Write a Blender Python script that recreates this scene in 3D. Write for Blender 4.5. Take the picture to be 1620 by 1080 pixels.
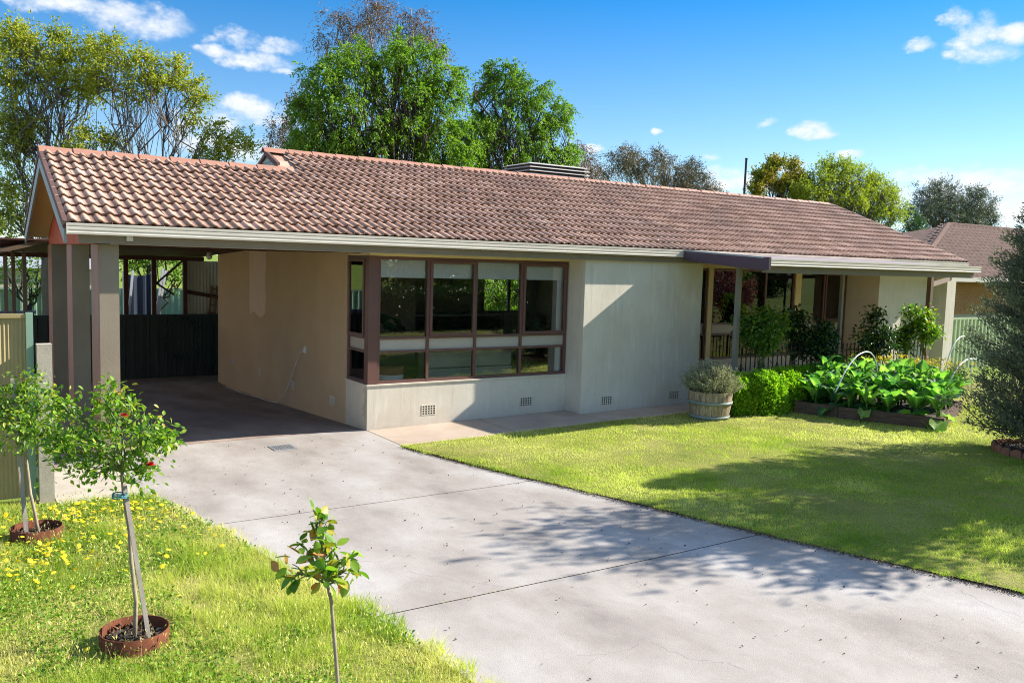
import bpy, math, random
import numpy as np
from mathutils import Vector, Matrix, Quaternion

for _o in list(bpy.data.objects):
    bpy.data.objects.remove(_o)
scene = bpy.context.scene
COL = scene.collection
RNG = np.random.default_rng(7)
random.seed(7)

# ------------------------------------------------------------------ camera
CF, CYAW, CPIT, CROL = 1371.25, 0.58404, -0.09208, 0.03006
CPOS = np.array([-5.1284, -11.5219, 2.5140])
_cy, _sy = math.cos(CYAW), math.sin(CYAW)
CFW = np.array([_sy * math.cos(CPIT), _cy * math.cos(CPIT), math.sin(CPIT)])
_r = np.array([_cy, -_sy, 0.0]); _u = np.cross(_r, CFW)
CRT = _r * math.cos(CROL) + _u * math.sin(CROL)
CUP = -_r * math.sin(CROL) + _u * math.cos(CROL)
cam_data = bpy.data.cameras.new("camera")
cam = bpy.data.objects.new("camera", cam_data); COL.objects.link(cam)
cam.matrix_world = Matrix(((CRT[0], CUP[0], -CFW[0], CPOS[0]), (CRT[1], CUP[1], -CFW[1], CPOS[1]), (CRT[2], CUP[2], -CFW[2], CPOS[2]), (0, 0, 0, 1)))
cam_data.sensor_width = 36.0
cam_data.lens = CF / 1620 * 36.0
cam_data.clip_start = 0.05
cam_data.clip_end = 3000
cam_data.dof.use_dof = True
cam_data.dof.focus_distance = 13.0
cam_data.dof.aperture_fstop = 9.0
scene.camera = cam

def at(px, py, axis, val):
    """world point seen at a pixel of the 1620x1080 photograph on the plane axis = val"""
    d = CFW + CRT * (px - 810) / CF - CUP * (py - 540) / CF
    return CPOS + d * ((val - CPOS[axis]) / d[axis])
def atd(px, py, depth):
    return CPOS + depth * (CFW + CRT * (px - 810) / CF - CUP * (py - 540) / CF)
def azel(px, py):
    d = CFW + CRT * (px - 810) / CF - CUP * (py - 540) / CF
    d = d / np.linalg.norm(d)
    return math.atan2(d[0], d[1]), math.asin(d[2])

# ------------------------------------------------------------------ light
SUN_DIR = Vector((-1.0, 0.235, -0.66)).normalized()
SUN_EL = math.asin(-SUN_DIR.z)
SUN_AZ = math.atan2(-SUN_DIR.x, -SUN_DIR.y)          # from +Y towards +X
sd = bpy.data.lights.new("sun", 'SUN'); sd.energy = 5.0; sd.angle = math.radians(0.53); sd.color = (1.0, 0.925, 0.82)
sun = bpy.data.objects.new("sun", sd); COL.objects.link(sun)
sun.rotation_euler = SUN_DIR.to_track_quat('-Z', 'Y').to_euler(); sun.location = (20, -10, 20)

world = bpy.data.worlds.new("World"); scene.world = world; world.use_nodes = True
def build_world():
    nt = world.node_tree; N = nt.nodes; L = nt.links; N.clear()
    out = N.new('ShaderNodeOutputWorld'); bg = N.new('ShaderNodeBackground'); bg.inputs['Strength'].default_value = 0.080
    L.new(bg.outputs[0], out.inputs[0])
    tc = N.new('ShaderNodeTexCoord')
    sep = N.new('ShaderNodeSeparateXYZ'); L.new(tc.outputs['Generated'], sep.inputs[0])
    def M(op, a, b=None, c=None, clamp=False):
        n = N.new('ShaderNodeMath'); n.operation = op; n.use_clamp = clamp
        for i, v in enumerate((a, b, c)):
            if v is None: continue
            if isinstance(v, (int, float)): n.inputs[i].default_value = v
            else: L.new(v, n.inputs[i])
        return n.outputs[0]
    x, y, z = sep.outputs
    zc = M('MAXIMUM', z, 0.0)
    zs = M('MINIMUM', zc, 0.33)
    comb = N.new('ShaderNodeCombineXYZ'); L.new(x, comb.inputs[0]); L.new(y, comb.inputs[1]); L.new(M('ADD', zs, 0.02), comb.inputs[2])
    nrm = N.new('ShaderNodeVectorMath'); nrm.operation = 'NORMALIZE'; L.new(comb.outputs[0], nrm.inputs[0])
    sky = N.new('ShaderNodeTexSky'); sky.sky_type = 'NISHITA'; sky.sun_disc = False
    sky.sun_elevation = SUN_EL; sky.sun_rotation = SUN_AZ
    sky.altitude = 300; sky.air_density = 1.0; sky.dust_density = 0.0; sky.ozone_density = 5.0
    L.new(nrm.outputs[0], sky.inputs[0])
    er = N.new('ShaderNodeValToRGB'); L.new(zc, er.inputs[0]); e_ = er.color_ramp.elements      # clear dry air: deepens away from the horizon
    e_[0].position = .10; e_[0].color = (1.06, 1.06, 1.0, 1); e_[1].position = .30; e_[1].color = (.09, .70, 1.0, 1)
    hs = N.new('ShaderNodeMixRGB'); hs.blend_type = 'MULTIPLY'; hs.inputs[0].default_value = 1.0
    L.new(sky.outputs[0], hs.inputs[1]); L.new(er.outputs[0], hs.inputs[2])
    # cumulus clouds in azimuth / elevation space
    az = M('ARCTAN2', x, y); el = M('ARCSINE', z)
    blobs = [(60, 0, 55, 16), (150, 12, 42, 10), (195, 28, 70, 26), (250, 40, 52, 24), (120, 4, 60, 9), (175, 18, 70, 14),
             (380, 62, 42, 16), (430, 70, 45, 13), (345, 82, 32, 10), (400, 96, 62, 14), (445, 112, 22, 8), (330, 60, 16, 9),
             (400, 175, 66, 20), (345, 190, 60, 22), (440, 190, 30, 12), (380, 235, 90, 22), (330, 225, 60, 26),
             (1508, 38, 18, 20), (1540, 62, 38, 34), (1555, 84, 46, 18), (1585, 60, 46, 14), (1455, 72, 24, 11), (1525, 36, 12, 14), (1610, 50, 30, 13), (1500, 86, 16, 8),
             (1213, 192, 17, 7), (1285, 207, 33, 12), (1300, 212, 28, 7), (1345, 246, 22, 7), (938, 232, 22, 7), (1040, 206, 10, 5), (1150, 275, 34, 16), (1165, 290, 55, 20), (1125, 250, 18, 8),
             (1470, 282, 62, 18), (1540, 285, 60, 20), (1600, 292, 60, 26), (1500, 310, 130, 30), (1590, 330, 90, 34), (1240, 262, 40, 12), (920, 270, 60, 14)]
    rows = [(azel(a, b), c / 1180.0, d / 1120.0) for a, b, c, d in blobs]
    # noise warps the outline
    cv = N.new('ShaderNodeCombineXYZ'); L.new(az, cv.inputs[0]); L.new(M('MULTIPLY', el, 1.5), cv.inputs[1])
    nz = N.new('ShaderNodeTexNoise'); nz.inputs['Scale'].default_value = 26; nz.inputs['Detail'].default_value = 6; nz.inputs['Roughness'].default_value = 0.62
    L.new(cv.outputs[0], nz.inputs['Vector'])
    nz2 = N.new('ShaderNodeTexNoise'); nz2.inputs['Scale'].default_value = 9; nz2.inputs['Detail'].default_value = 3
    L.new(cv.outputs[0], nz2.inputs['Vector'])
    wsep = N.new('ShaderNodeSeparateColor'); L.new(nz.outputs['Color'], wsep.inputs[0])
    azw = M('ADD', az, M('MULTIPLY', M('SUBTRACT', wsep.outputs[0], .5), .03))
    elw = M('ADD', el, M('MULTIPLY', M('SUBTRACT', wsep.outputs[1], .5), .022))
    dens = None
    for (a, e), ra, re in rows:
        u = M('MULTIPLY', M('SUBTRACT', azw, a), 1 / ra); v = M('MULTIPLY', M('SUBTRACT', elw, e), 1 / re)
        q = M('SUBTRACT', 1.0, M('MULTIPLY_ADD', u, u, M('MULTIPLY', v, v)))
        dens = q if dens is None else M('MAXIMUM', dens, q)
    d2 = M('ADD', M('MAXIMUM', dens, -1.5), M('MULTIPLY', M('SUBTRACT', nz.outputs['Fac'], 0.55), 3.0))
    # extra unseen cloud cover overhead and behind, added to brighten the shade
    nf = N.new('ShaderNodeTexNoise'); nf.inputs['Scale'].default_value = 3.4; nf.inputs['Detail'].default_value = 6; nf.inputs['Roughness'].default_value = .58
    L.new(tc.outputs['Generated'], nf.inputs['Vector'])
    hi_ = N.new('ShaderNodeMapRange'); hi_.inputs['From Min'].default_value = .30; hi_.inputs['From Max'].default_value = .46; L.new(z, hi_.inputs['Value'])
    bk = N.new('ShaderNodeVectorMath'); bk.operation = 'DOT_PRODUCT'; L.new(tc.outputs['Generated'], bk.inputs[0]); bk.inputs[1].default_value = (CFW[0], CFW[1], 0)
    bh = N.new('ShaderNodeMapRange'); bh.inputs['From Min'].default_value = .45; bh.inputs['From Max'].default_value = .2; L.new(bk.outputs['Value'], bh.inputs['Value'])
    fld = M('MULTIPLY', M('SUBTRACT', nf.outputs['Fac'], .495), 14.0)
    d2 = M('MAXIMUM', d2, M('MINIMUM', fld, M('SUBTRACT', M('MULTIPLY', M('MAXIMUM', hi_.outputs[0], bh.outputs[0]), 4.0), 1.5)))
    mr = N.new('ShaderNodeMapRange'); mr.interpolation_type = 'SMOOTHSTEP'; mr.inputs['From Min'].default_value = 0.0; mr.inputs['From Max'].default_value = 1.2
    L.new(d2, mr.inputs['Value'])
    core = N.new('ShaderNodeMapRange'); core.inputs['From Min'].default_value = 0.0; core.inputs['From Max'].default_value = 1.6; L.new(d2, core.inputs['Value'])
    cc = N.new('ShaderNodeMixRGB'); cc.inputs[1].default_value = (4.7, 5.2, 5.8, 1); cc.inputs[2].default_value = (6.3, 6.25, 6.15, 1); L.new(core.outputs[0], cc.inputs[0])
    # soft grey bellies
    shade = N.new('ShaderNodeMixRGB'); shade.blend_type = 'MULTIPLY'; shade.inputs[2].default_value = (.80, .85, .93, 1)
    L.new(M('MULTIPLY', M('SUBTRACT', nz2.outputs['Fac'], .46), 2.2, clamp=True), shade.inputs[0]); L.new(cc.outputs[0], shade.inputs[1])
    mix = N.new('ShaderNodeMixRGB'); L.new(M('MULTIPLY', mr.outputs[0], .96), mix.inputs[0]); L.new(hs.outputs[0], mix.inputs[1]); L.new(shade.outputs[0], mix.inputs[2])
    L.new(mix.outputs[0], bg.inputs['Color'])
build_world()

vs = scene.view_settings
vs.view_transform = 'Standard'; vs.look = 'None'; vs.exposure = 1.2; vs.gamma = 1.0; vs.use_curve_mapping = False
scene.render.engine = 'CYCLES'
cy = scene.cycles
cy.use_denoising = True
try:
    cy.denoiser = 'OPENIMAGEDENOISE'; cy.denoising_input_passes = 'RGB_ALBEDO_NORMAL'; cy.denoising_prefilter = 'NONE'
except Exception: pass
cy.filter_width = 1.05
cy.max_bounces = 7; cy.diffuse_bounces = 3; cy.glossy_bounces = 4; cy.transmission_bounces = 4; cy.transparent_max_bounces = 12
cy.sample_clamp_indirect = 6.0; cy.caustics_reflective = False; cy.caustics_refractive = False

# ------------------------------------------------------------------ materials
MATS = {}
def _new(name):
    m = bpy.data.materials.new(name); m.use_nodes = True
    nt = m.node_tree; b = nt.nodes['Principled BSDF']
    MATS[name] = m
    return m, nt, b
def _pos(nt):
    g = nt.nodes.new('ShaderNodeNewGeometry'); return g.outputs['Position']
def _noise(nt, vec, scale, detail=4, rough=.55):
    n = nt.nodes.new('ShaderNodeTexNoise'); n.inputs['Scale'].default_value = scale; n.inputs['Detail'].default_value = detail; n.inputs['Roughness'].default_value = rough
    nt.links.new(vec, n.inputs['Vector']); return n.outputs['Fac']
def _scalevec(nt, vec, s):
    n = nt.nodes.new('ShaderNodeVectorMath'); n.operation = 'MULTIPLY'; n.inputs[1].default_value = s; nt.links.new(vec, n.inputs[0]); return n.outputs[0]
def _ramp(nt, fac, stops):
    r = nt.nodes.new('ShaderNodeValToRGB'); nt.links.new(fac, r.inputs[0])
    e = r.color_ramp.elements
    while len(e) > 1: e.remove(e[0])
    e[0].position = stops[0][0]; e[0].color = tuple(stops[0][1]) + (1,)
    for p, c in stops[1:]:
        n = e.new(p); n.color = tuple(c) + (1,)
    return r.outputs[0]
def _mixc(nt, fac, a, b, mode='MIX'):
    n = nt.nodes.new('ShaderNodeMixRGB'); n.blend_type = mode
    for i, v in enumerate((fac, a, b)):
        if isinstance(v, (int, float)): n.inputs[i].default_value = v
        elif isinstance(v, tuple): n.inputs[i].default_value = v + (1,)
        else: nt.links.new(v, n.inputs[i])
    return n.outputs[0]
def _math(nt, op, a, b=None, clamp=False):
    n = nt.nodes.new('ShaderNodeMath'); n.operation = op; n.use_clamp = clamp
    for i, v in enumerate((a, b)):
        if v is None: continue
        if isinstance(v, (int, float)): n.inputs[i].default_value = v
        else: nt.links.new(v, n.inputs[i])
    return n.outputs[0]
def _bump(nt, b, h, strength, dist):
    n = nt.nodes.new('ShaderNodeBump'); n.inputs['Strength'].default_value = strength; n.inputs['Distance'].default_value = dist
    nt.links.new(h, n.inputs['Height']); nt.links.new(n.outputs[0], b.inputs['Normal'])
def pmat(name, col, rough=.6, var=.18, scale=3.0, fine=40.0, bump=.0, spec=.4, metal=0.0, stretch=(1, 1, 1)):
    m, nt, b = _new(name); p = _scalevec(nt, _pos(nt), stretch)
    n1 = _noise(nt, p, scale, 5, .6); n2 = _noise(nt, p, fine, 3)
    f = _math(nt, 'ADD', _math(nt, 'MULTIPLY', n1, .7), _math(nt, 'MULTIPLY', n2, .3))
    lo = tuple(max(c * (1 - var), 0) for c in col); hi = tuple(min(c * (1 + var), .95) for c in col)
    c = _ramp(nt, f, [(.3, lo), (.7, hi)]); nt.links.new(c, b.inputs['Base Color'])
    b.inputs['Roughness'].default_value = rough; b.inputs['Specular IOR Level'].default_value = spec; b.inputs['Metallic'].default_value = metal
    if bump: _bump(nt, b, n2, .5, bump)
    return m
def leafmat(name, stops, trans=.35, rough=.5, spec=.35, tcol=1.6, noise_scale=0.0, gl=1.25):
    """stops: leaf colours over the per-leaf random value"""
    m, nt, b = _new(name)
    a = nt.nodes.new('ShaderNodeAttribute'); a.attribute_name = 'tint'
    f = a.outputs['Fac']
    if noise_scale:
        f = _math(nt, 'ADD', _math(nt, 'MULTIPLY', f, .55), _math(nt, 'MULTIPLY', _noise(nt, _pos(nt), noise_scale, 3), .5), clamp=True)
    c = _ramp(nt, f, stops)
    nt.links.new(c, b.inputs['Base Color']); b.inputs['Roughness'].default_value = rough; b.inputs['Specular IOR Level'].default_value = spec
    t = nt.nodes.new('ShaderNodeBsdfTranslucent')
    tc = _mixc(nt, 1.0, c, (tcol, tcol * gl, tcol * .5), 'MULTIPLY'); nt.links.new(tc, t.inputs[0])
    mx = nt.nodes.new('ShaderNodeMixShader'); mx.inputs[0].default_value = trans
    nt.links.new(b.outputs[0], mx.inputs[1]); nt.links.new(t.outputs[0], mx.inputs[2])
    nt.links.new(mx.outputs[0], nt.nodes['Material Output'].inputs[0])
    return m

def make_materials():
    # painted render of the house walls: cream paint with damp streaks and patches
    m, nt, b = _new('render_cream'); p = _pos(nt)
    big = _noise(nt, p, .9, 5, .6); streak = _noise(nt, _scalevec(nt, p, (5, 5, .7)), 2.2, 5, .65); fine = _noise(nt, p, 60, 3)
    c = _ramp(nt, big, [(.32, (.575, .520, .420)), (.68, (.68, .63, .53))])
    c = _mixc(nt, _math(nt, 'MULTIPLY', _math(nt, 'SUBTRACT', streak, .53), 3.0, True), c, (.74, .70, .60))
    sepz = nt.nodes.new('ShaderNodeSeparateXYZ'); nt.links.new(p, sepz.inputs[0])
    drip = _noise(nt, _scalevec(nt, p, (16, 16, .9)), 1.0, 5, .7); blot = _noise(nt, p, 2.6, 6, .7)
    c = _mixc(nt, _math(nt, 'MULTIPLY', _math(nt, 'SUBTRACT', drip, .55), 2.4, True), c, (.42, .37, .28))
    c = _mixc(nt, _math(nt, 'MULTIPLY', _math(nt, 'SUBTRACT', blot, .56), 2.2, True), c, (.46, .42, .335))
    low = _math(nt, 'SUBTRACT', .30, sepz.outputs[2]); low = _math(nt, 'MULTIPLY', low, 1.6, True)
    c = _mixc(nt, _math(nt, 'MULTIPLY', low, _noise(nt, _scalevec(nt, p, (3, 3, 9)), 2.0, 5)), c, (.33, .29, .235))   # splash-back dirt
    nt.links.new(c, b.inputs['Base Color']); b.inputs['Roughness'].default_value = .85; b.inputs['Specular IOR Level'].default_value = .25
    _bump(nt, b, _math(nt, 'ADD', fine, _noise(nt, p, 9, 4)), .35, .0045)
    pmat('render_tan', (.53, .385, .235), .85, .10, 1.2, 50, .004)
    pmat('patch_paint', (.70, .53, .42), .85, .06, 4, 50, .003)
    pmat('old_plaster', (.50, .43, .32), .9, .2, 6, 40, .004)
    pmat('purple_brown', (.135, .066, .056), .42, .12, 5, 60, .0008, .45)
    pmat('fascia_grey', (.215, .175, .125), .55, .12, 3, 50, .001)
    pmat('column_grey', (.27, .222, .160), .7, .12, 2.2, 50, .003)
    pmat('gutter_cream', (.62, .57, .485), .42, .08, 4, 30, .0, .5, stretch=(.3, 1, 1))
    pmat('soffit_cream', (.70, .57, .32), .7, .08, 2, 30)
    pmat('gable_soffit', (.72, .50, .32), .75, .1, 2, 30)
    pmat('barge_blue', (.27, .31, .33), .55, .1, 3, 40)
    pmat('column_mauve', (.36, .20, .165), .7, .12, 2.2, 50, .003)
    pmat('gable_red', (.56, .115, .055), .6, .14, 4, 50)
    pmat('weatherboard', (.38, .47, .43), .6, .1, 3, 40)
    pmat('dark_timber', (.075, .026, .018), .65, .25, 3, 40, .001, stretch=(.4, 4, 4))
    pmat('porch_purple', (.062, .038, .060), .38, .1, 3, 40, 0, .5)
    pmat('spandrel', (.42, .385, .32), .5, .08, 3, 30)
    m = pmat('porch_sheet', (.60, .48, .45), .5, .16, 5, 25, .001, .5, stretch=(.4, 1.5, 1))
    # roof tile: fired terracotta coloured concrete, worn, each tile a shade apart
    m, nt, b = _new('roof_tile'); p = _pos(nt)
    sv = nt.nodes.new('ShaderNodeVectorMath'); sv.operation = 'SNAP'; sv.inputs[1].default_value = (.2853, .2752, 100.0)
    ad = nt.nodes.new('ShaderNodeVectorMath'); ad.operation = 'ADD'; ad.inputs[1].default_value = (3.955, .56, 0)
    nt.links.new(p, ad.inputs[0]); nt.links.new(ad.outputs[0], sv.inputs[0])
    wn = nt.nodes.new('ShaderNodeTexWhiteNoise'); wn.noise_dimensions = '3D'; nt.links.new(sv.outputs[0], wn.inputs['Vector'])
    c = _ramp(nt, wn.outputs['Value'], [(0, (.27, .155, .110)), (.05, (.42, .235, .155)), (.5, (.55, .325, .222)), (.94, (.66, .405, .290)), (1, (.69, .45, .335))])
    worn = _noise(nt, _scalevec(nt, p, (7, 2.0, 2.0)), 3.0, 6, .7)
    c = _mixc(nt, _math(nt, 'MULTIPLY', _math(nt, 'SUBTRACT', worn, .52), 3.0, True), c, (.70, .56, .46))
    dirt = _noise(nt, p, .8, 6, .7)
    c = _mixc(nt, _math(nt, 'MULTIPLY', _math(nt, 'SUBTRACT', dirt, .45), 3.2, True), c, (.36, .225, .165))
    run = _noise(nt, _scalevec(nt, p, (9, .8, .8)), 1.0, 5, .7)
    c = _mixc(nt, _math(nt, 'MULTIPLY', _math(nt, 'SUBTRACT', run, .56), 4.0, True), c, (.30, .20, .155))
    lich = _noise(nt, p, 14, 5, .8)
    c = _mixc(nt, _math(nt, 'MULTIPLY', _math(nt, 'SUBTRACT', lich, .67), 6.0, True), c, (.50, .44, .34))
    spots = _noise(nt, p, 22, 4, .7)
    c = _mixc(nt, _math(nt, 'MULTIPLY', _math(nt, 'SUBTRACT', spots, .60), 5.0, True), c, (.15, .10, .085))
    nt.links.new(c, b.inputs['Base Color']); b.inputs['Roughness'].default_value = .62; b.inputs['Specular IOR Level'].default_value = .4
    _bump(nt, b, _noise(nt, p, 90, 3), .4, .003)
    pmat('tile_edge', (.135, .075, .050), .85, .35, 9, 60, .002, .2)
    pmat('verge_dark', (.115, .060, .048), .7, .2, 5, 50)
    pmat('ridge_tile', (.37, .185, .125), .6, .16, 4, 50, .002)
    pmat('neighbour_tile', (.15, .105, .088), .95, .35, 6, 50, .002, .05)
    # glass pane: clear, with real Fresnel reflection
    m, nt, b = _new('window_glass'); nt.nodes.remove(b)
    tr = nt.nodes.new('ShaderNodeBsdfTransparent'); tr.inputs[0].default_value = (.985, .99, .985, 1)
    gl = nt.nodes.new('ShaderNodeBsdfGlossy'); gl.inputs['Roughness'].default_value = 0.0; gl.inputs[0].default_value = (1, 1, 1, 1)
    fr = nt.nodes.new('ShaderNodeFresnel'); fr.inputs[0].default_value = 1.55
    mx = nt.nodes.new('ShaderNodeMixShader'); nt.links.new(_math(nt, 'MULTIPLY', fr.outputs[0], 1.25, True), mx.inputs[0]); nt.links.new(tr.outputs[0], mx.inputs[1]); nt.links.new(gl.outputs[0], mx.inputs[2])
    nt.links.new(mx.outputs[0], nt.nodes['Material Output'].inputs[0])
    _wb = nt.nodes.new('ShaderNodeBump'); _wb.inputs['Strength'].default_value = .06; _wb.inputs['Distance'].default_value = .01
    nt.links.new(_noise(nt, _pos(nt), 1.6, 1), _wb.inputs['Height']); nt.links.new(_wb.outputs[0], gl.inputs['Normal'])
    # concrete of the drive
    m, nt, b = _new('drive_concrete'); p = _pos(nt)
    n1 = _noise(nt, _scalevec(nt, p, (.9, .55, 1)), 1.1, 6, .62); n2 = _noise(nt, p, 5.5, 6, .7); n3 = _noise(nt, p, 130, 2)
    c = _ramp(nt, n1, [(.30, (.17, .145, .125)), (.44, (.28, .245, .215)), (.57, (.36, .328, .298)), (.72, (.46, .435, .41))])
    blue = _noise(nt, _scalevec(nt, p, (.5, .33, 1)), .9, 4, .6)
    c = _mixc(nt, _math(nt, 'MULTIPLY', _math(nt, 'SUBTRACT', blue, .50), 3.0, True), c, (.405, .405, .405))
    c = _mixc(nt, _math(nt, 'MULTIPLY', _math(nt, 'SUBTRACT', n2, .52), 2.2, True), c, (.23, .20, .18))
    wv = nt.nodes.new('ShaderNodeVectorMath'); wv.operation = 'ADD'; nt.links.new(p, wv.inputs[0])
    nw = nt.nodes.new('ShaderNodeTexNoise'); nw.inputs['Scale'].default_value = 2.2; nw.inputs['Detail'].default_value = 5; nt.links.new(p, nw.inputs['Vector'])
    nt.links.new(_scalevec(nt, nw.outputs['Color'], (.55, .55, 0)), wv.inputs[1])
    vo = nt.nodes.new('ShaderNodeTexVoronoi'); vo.feature = 'DISTANCE_TO_EDGE'; vo.inputs['Scale'].default_value = .42; nt.links.new(wv.outputs[0], vo.inputs['Vector'])
    crack = _math(nt, 'LESS_THAN', vo.outputs['Distance'], .0026); cm_ = _math(nt, 'GREATER_THAN', _noise(nt, p, .55, 2), .52)
    c = _mixc(nt, _math(nt, 'MULTIPLY', _math(nt, 'MULTIPLY', crack, cm_), .45), c, (.13, .11, .095))
    grit = _noise(nt, p, 34, 5, .8)
    c = _mixc(nt, _math(nt, 'MULTIPLY', _math(nt, 'SUBTRACT', grit, .57), 4.0, True), c, (.25, .22, .20))
    oil = _noise(nt, p, 2.6, 4, .75)
    c = _mixc(nt, _math(nt, 'MULTIPLY', _math(nt, 'SUBTRACT', oil, .62), 3.5, True), c, (.17, .15, .14))
    c = _mixc(nt, .22, c, _ramp(nt, n3, [(.3, (.15, .14, .13)), (.7, (.62, .60, .57))]))
    nt.links.new(c, b.inputs['Base Color']); b.inputs['Roughness'].default_value = .8; b.inputs['Specular IOR Level'].default_value = .3
    _bump(nt, b, _math(nt, 'ADD', n3, n2), .5, .004)
    m, nt, b = _new('carport_concrete'); p = _pos(nt)
    n1 = _noise(nt, _scalevec(nt, p, (.9, .4, 1)), 1.3, 6, .65); n3 = _noise(nt, p, 120, 2)
    c = _ramp(nt, n1, [(.3, (.18, .125, .098)), (.5, (.29, .215, .170)), (.7, (.39, .31, .25))]); nt.links.new(c, b.inputs['Base Color']); b.inputs['Roughness'].default_value = .75
    _bump(nt, b, n3, .4, .003)
    m, nt, b = _new('path_concrete'); p = _pos(nt)
    n1 = _noise(nt, p, 1.4, 6, .6); n3 = _noise(nt, p, 120, 2)
    c = _ramp(nt, n1, [(.3, (.34, .265, .205)), (.7, (.46, .375, .30))]); nt.links.new(c, b.inputs['Base Color']); b.inputs['Roughness'].default_value = .8
    _bump(nt, b, n3, .4, .003)
    pmat('pale_concrete', (.42, .375, .30), .85, .2, 5, 60, .004)
    # ground below the turf
    m, nt, b = _new('lawn_soil'); p = _pos(nt)
    c = _ramp(nt, _noise(nt, p, 1.3, 6, .65), [(.3, (.14, .17, .03)), (.55, (.28, .27, .07)), (.75, (.42, .36, .15))])
    c = _mixc(nt, .35, c, _ramp(nt, _noise(nt, p, 60, 3), [(.3, (.04, .05, .012)), (.7, (.20, .23, .06))]))
    nt.links.new(c, b.inputs['Base Color']); b.inputs['Roughness'].default_value = .95; b.inputs['Specular IOR Level'].default_value = .1
    _bump(nt, b, _noise(nt, p, 45, 3), .8, .02)
    m, nt, b = _new('far_grass'); p = _pos(nt)
    c = _ramp(nt, _noise(nt, p, .35, 6, .6), [(.3, (.11, .18, .022)), (.7, (.22, .28, .05))])
    nt.links.new(c, b.inputs['Base Color']); b.inputs['Roughness'].default_value = .95; b.inputs['Specular IOR Level'].default_value = .1
    pmat('joint_dirt', (.20, .165, .125), .95, .3, 9, 60, .004)
    pmat('asphalt', (.10, .10, .105), .9, .2, 1, 80, .003)
    pmat('soil', (.055, .038, .026), .95, .4, 9, 60, .01)
    pmat('mulch', (.060, .045, .036), .95, .5, 25, 80, .01)
    pmat('rust', (.125, .042, .021), .9, .6, 7, 60, .002, .2)
    pmat('grey_timber', (.33, .29, .245), .85, .25, 4, 60, .002, .2, stretch=(8, 8, .6))
    pmat('sleeper', (.105, .068, .050), .9, .45, 5, 60, .006, .2, stretch=(1, 1, 5))
    pmat('barrel_oak', (.30, .24, .165), .85, .75, 9, 50, .004, .2, stretch=(3, 3, .7))
    pmat('hoop_steel', (.22, .28, .27), .6, .3, 9, 50, .001, .3, .2)
    pmat('green_steel', (.235, .36, .27), .5, .10, 3, 40, .0, .4)
    pmat('pale_green_steel', (.38, .46, .27), .5, .10, 3, 40, .0, .4)
    pmat('tan_steel', (.36, .28, .135), .5, .10, 3, 40, .0, .4)
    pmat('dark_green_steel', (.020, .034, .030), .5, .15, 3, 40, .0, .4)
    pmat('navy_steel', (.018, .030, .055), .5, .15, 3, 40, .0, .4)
    pmat('light_corrugated', (.52, .47, .39), .5, .08, 3, 40, .0, .4)
    pmat('galvanised', (.55, .58, .60), .4, .1, 5, 40, .0, .5, .6)
    pmat('black_iron', (.010, .010, .011), .4, .2, 9, 50, .0, .5)
    pmat('post_grey', (.21, .195, .165), .5, .1, 4, 40)
    pmat('brown_post', (.15, .10, .065), .55, .1, 4, 40)
    pmat('white_plastic', (.76, .76, .73), .4, .05, 4, 40, 0, .5)
    pmat('poly_pipe', (.66, .72, .74), .35, .05, 4, 40, 0, .5)
    pmat('cooler_grey', (.44, .415, .39), .5, .1, 4, 40)
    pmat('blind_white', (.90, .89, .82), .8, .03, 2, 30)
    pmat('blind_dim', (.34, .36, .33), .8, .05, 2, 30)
    pmat('curtain_white', (.74, .76, .74), .85, .06, 6, 30)
    pmat('room_wall', (.34, .27, .175), .9, .06, 2, 30)
    pmat('room_floor', (.10, .065, .04), .6, .2, 2, 30)
    pmat('dark_furniture', (.022, .017, .015), .5, .2, 4, 40)
    pmat('sofa_cloth', (.34, .36, .33), .9, .1, 8, 60, .003)
    pmat('brick', (.50, .235, .085), .85, .22, 7, 60, .003)
    pmat('mortar', (.46, .38, .28), .9, .1, 7, 60, .003)
    pmat('terracotta', (.30, .125, .070), .85, .25, 9, 60, .003)
    pmat('bark_grey', (.15, .125, .10), .95, .3, 8, 60, .008, .15, stretch=(4, 4, .8))
    pmat('bark_dark', (.075, .060, .048), .95, .3, 8, 60, .008, .15, stretch=(4, 4, .8))
    pmat('bark_pale', (.33, .29, .25), .9, .3, 6, 60, .005, .15, stretch=(4, 4, .8))
    pmat('rose_stem', (.30, .245, .175), .85, .35, 30, 80, .002, .2, stretch=(1, 1, .5))
    pmat('green_stem', (.13, .17, .05), .6, .2, 20, 60)
    pmat('car_paint', (.018, .022, .030), .15, .1, 2, 30, 0, .6)
    pmat('tyre_rubber', (.015, .015, .015), .8, .2, 8, 50)
    pmat('blue_tie', (.06, .22, .26), .5, .1, 8, 50)
    pmat('red_petal', (.46, .012, .014), .6, .25, 40, 90, 0, .3)
    pmat('hose_green', (.018, .045, .035), .4, .1, 8, 50)
    pmat('ladder_wood', (.20, .09, .05), .7, .2, 8, 50)
    pmat('blue_cloth', (.30, .42, .50), .85, .1, 6, 50)
    # foliage
    leafmat('grass_blade', [(0, (.09, .19, .014)), (.25, (.25, .36, .035)), (.50, (.50, .54, .10)), (.72, (.70, .67, .26)), (1, (.82, .71, .43))], .42, .6, .2, 1.25, .9)
    leafmat('weed_blade', [(0, (.10, .20, .016)), (.25, (.26, .36, .04)), (.50, (.46, .49, .10)), (.72, (.66, .58, .25)), (1, (.76, .60, .38))], .42, .6, .2, 1.25, .8)
    leafmat('weed_leaf', [(0, (.09, .20, .018)), (.6, (.22, .36, .035)), (1, (.38, .46, .07))], .35, .5, .3, 1.2)
    leafmat('yellow_flower', [(0, (.80, .58, .012)), (1, (.88, .76, .06))], .2, .6, .2, 1.0, 0, 1.0)
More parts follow.
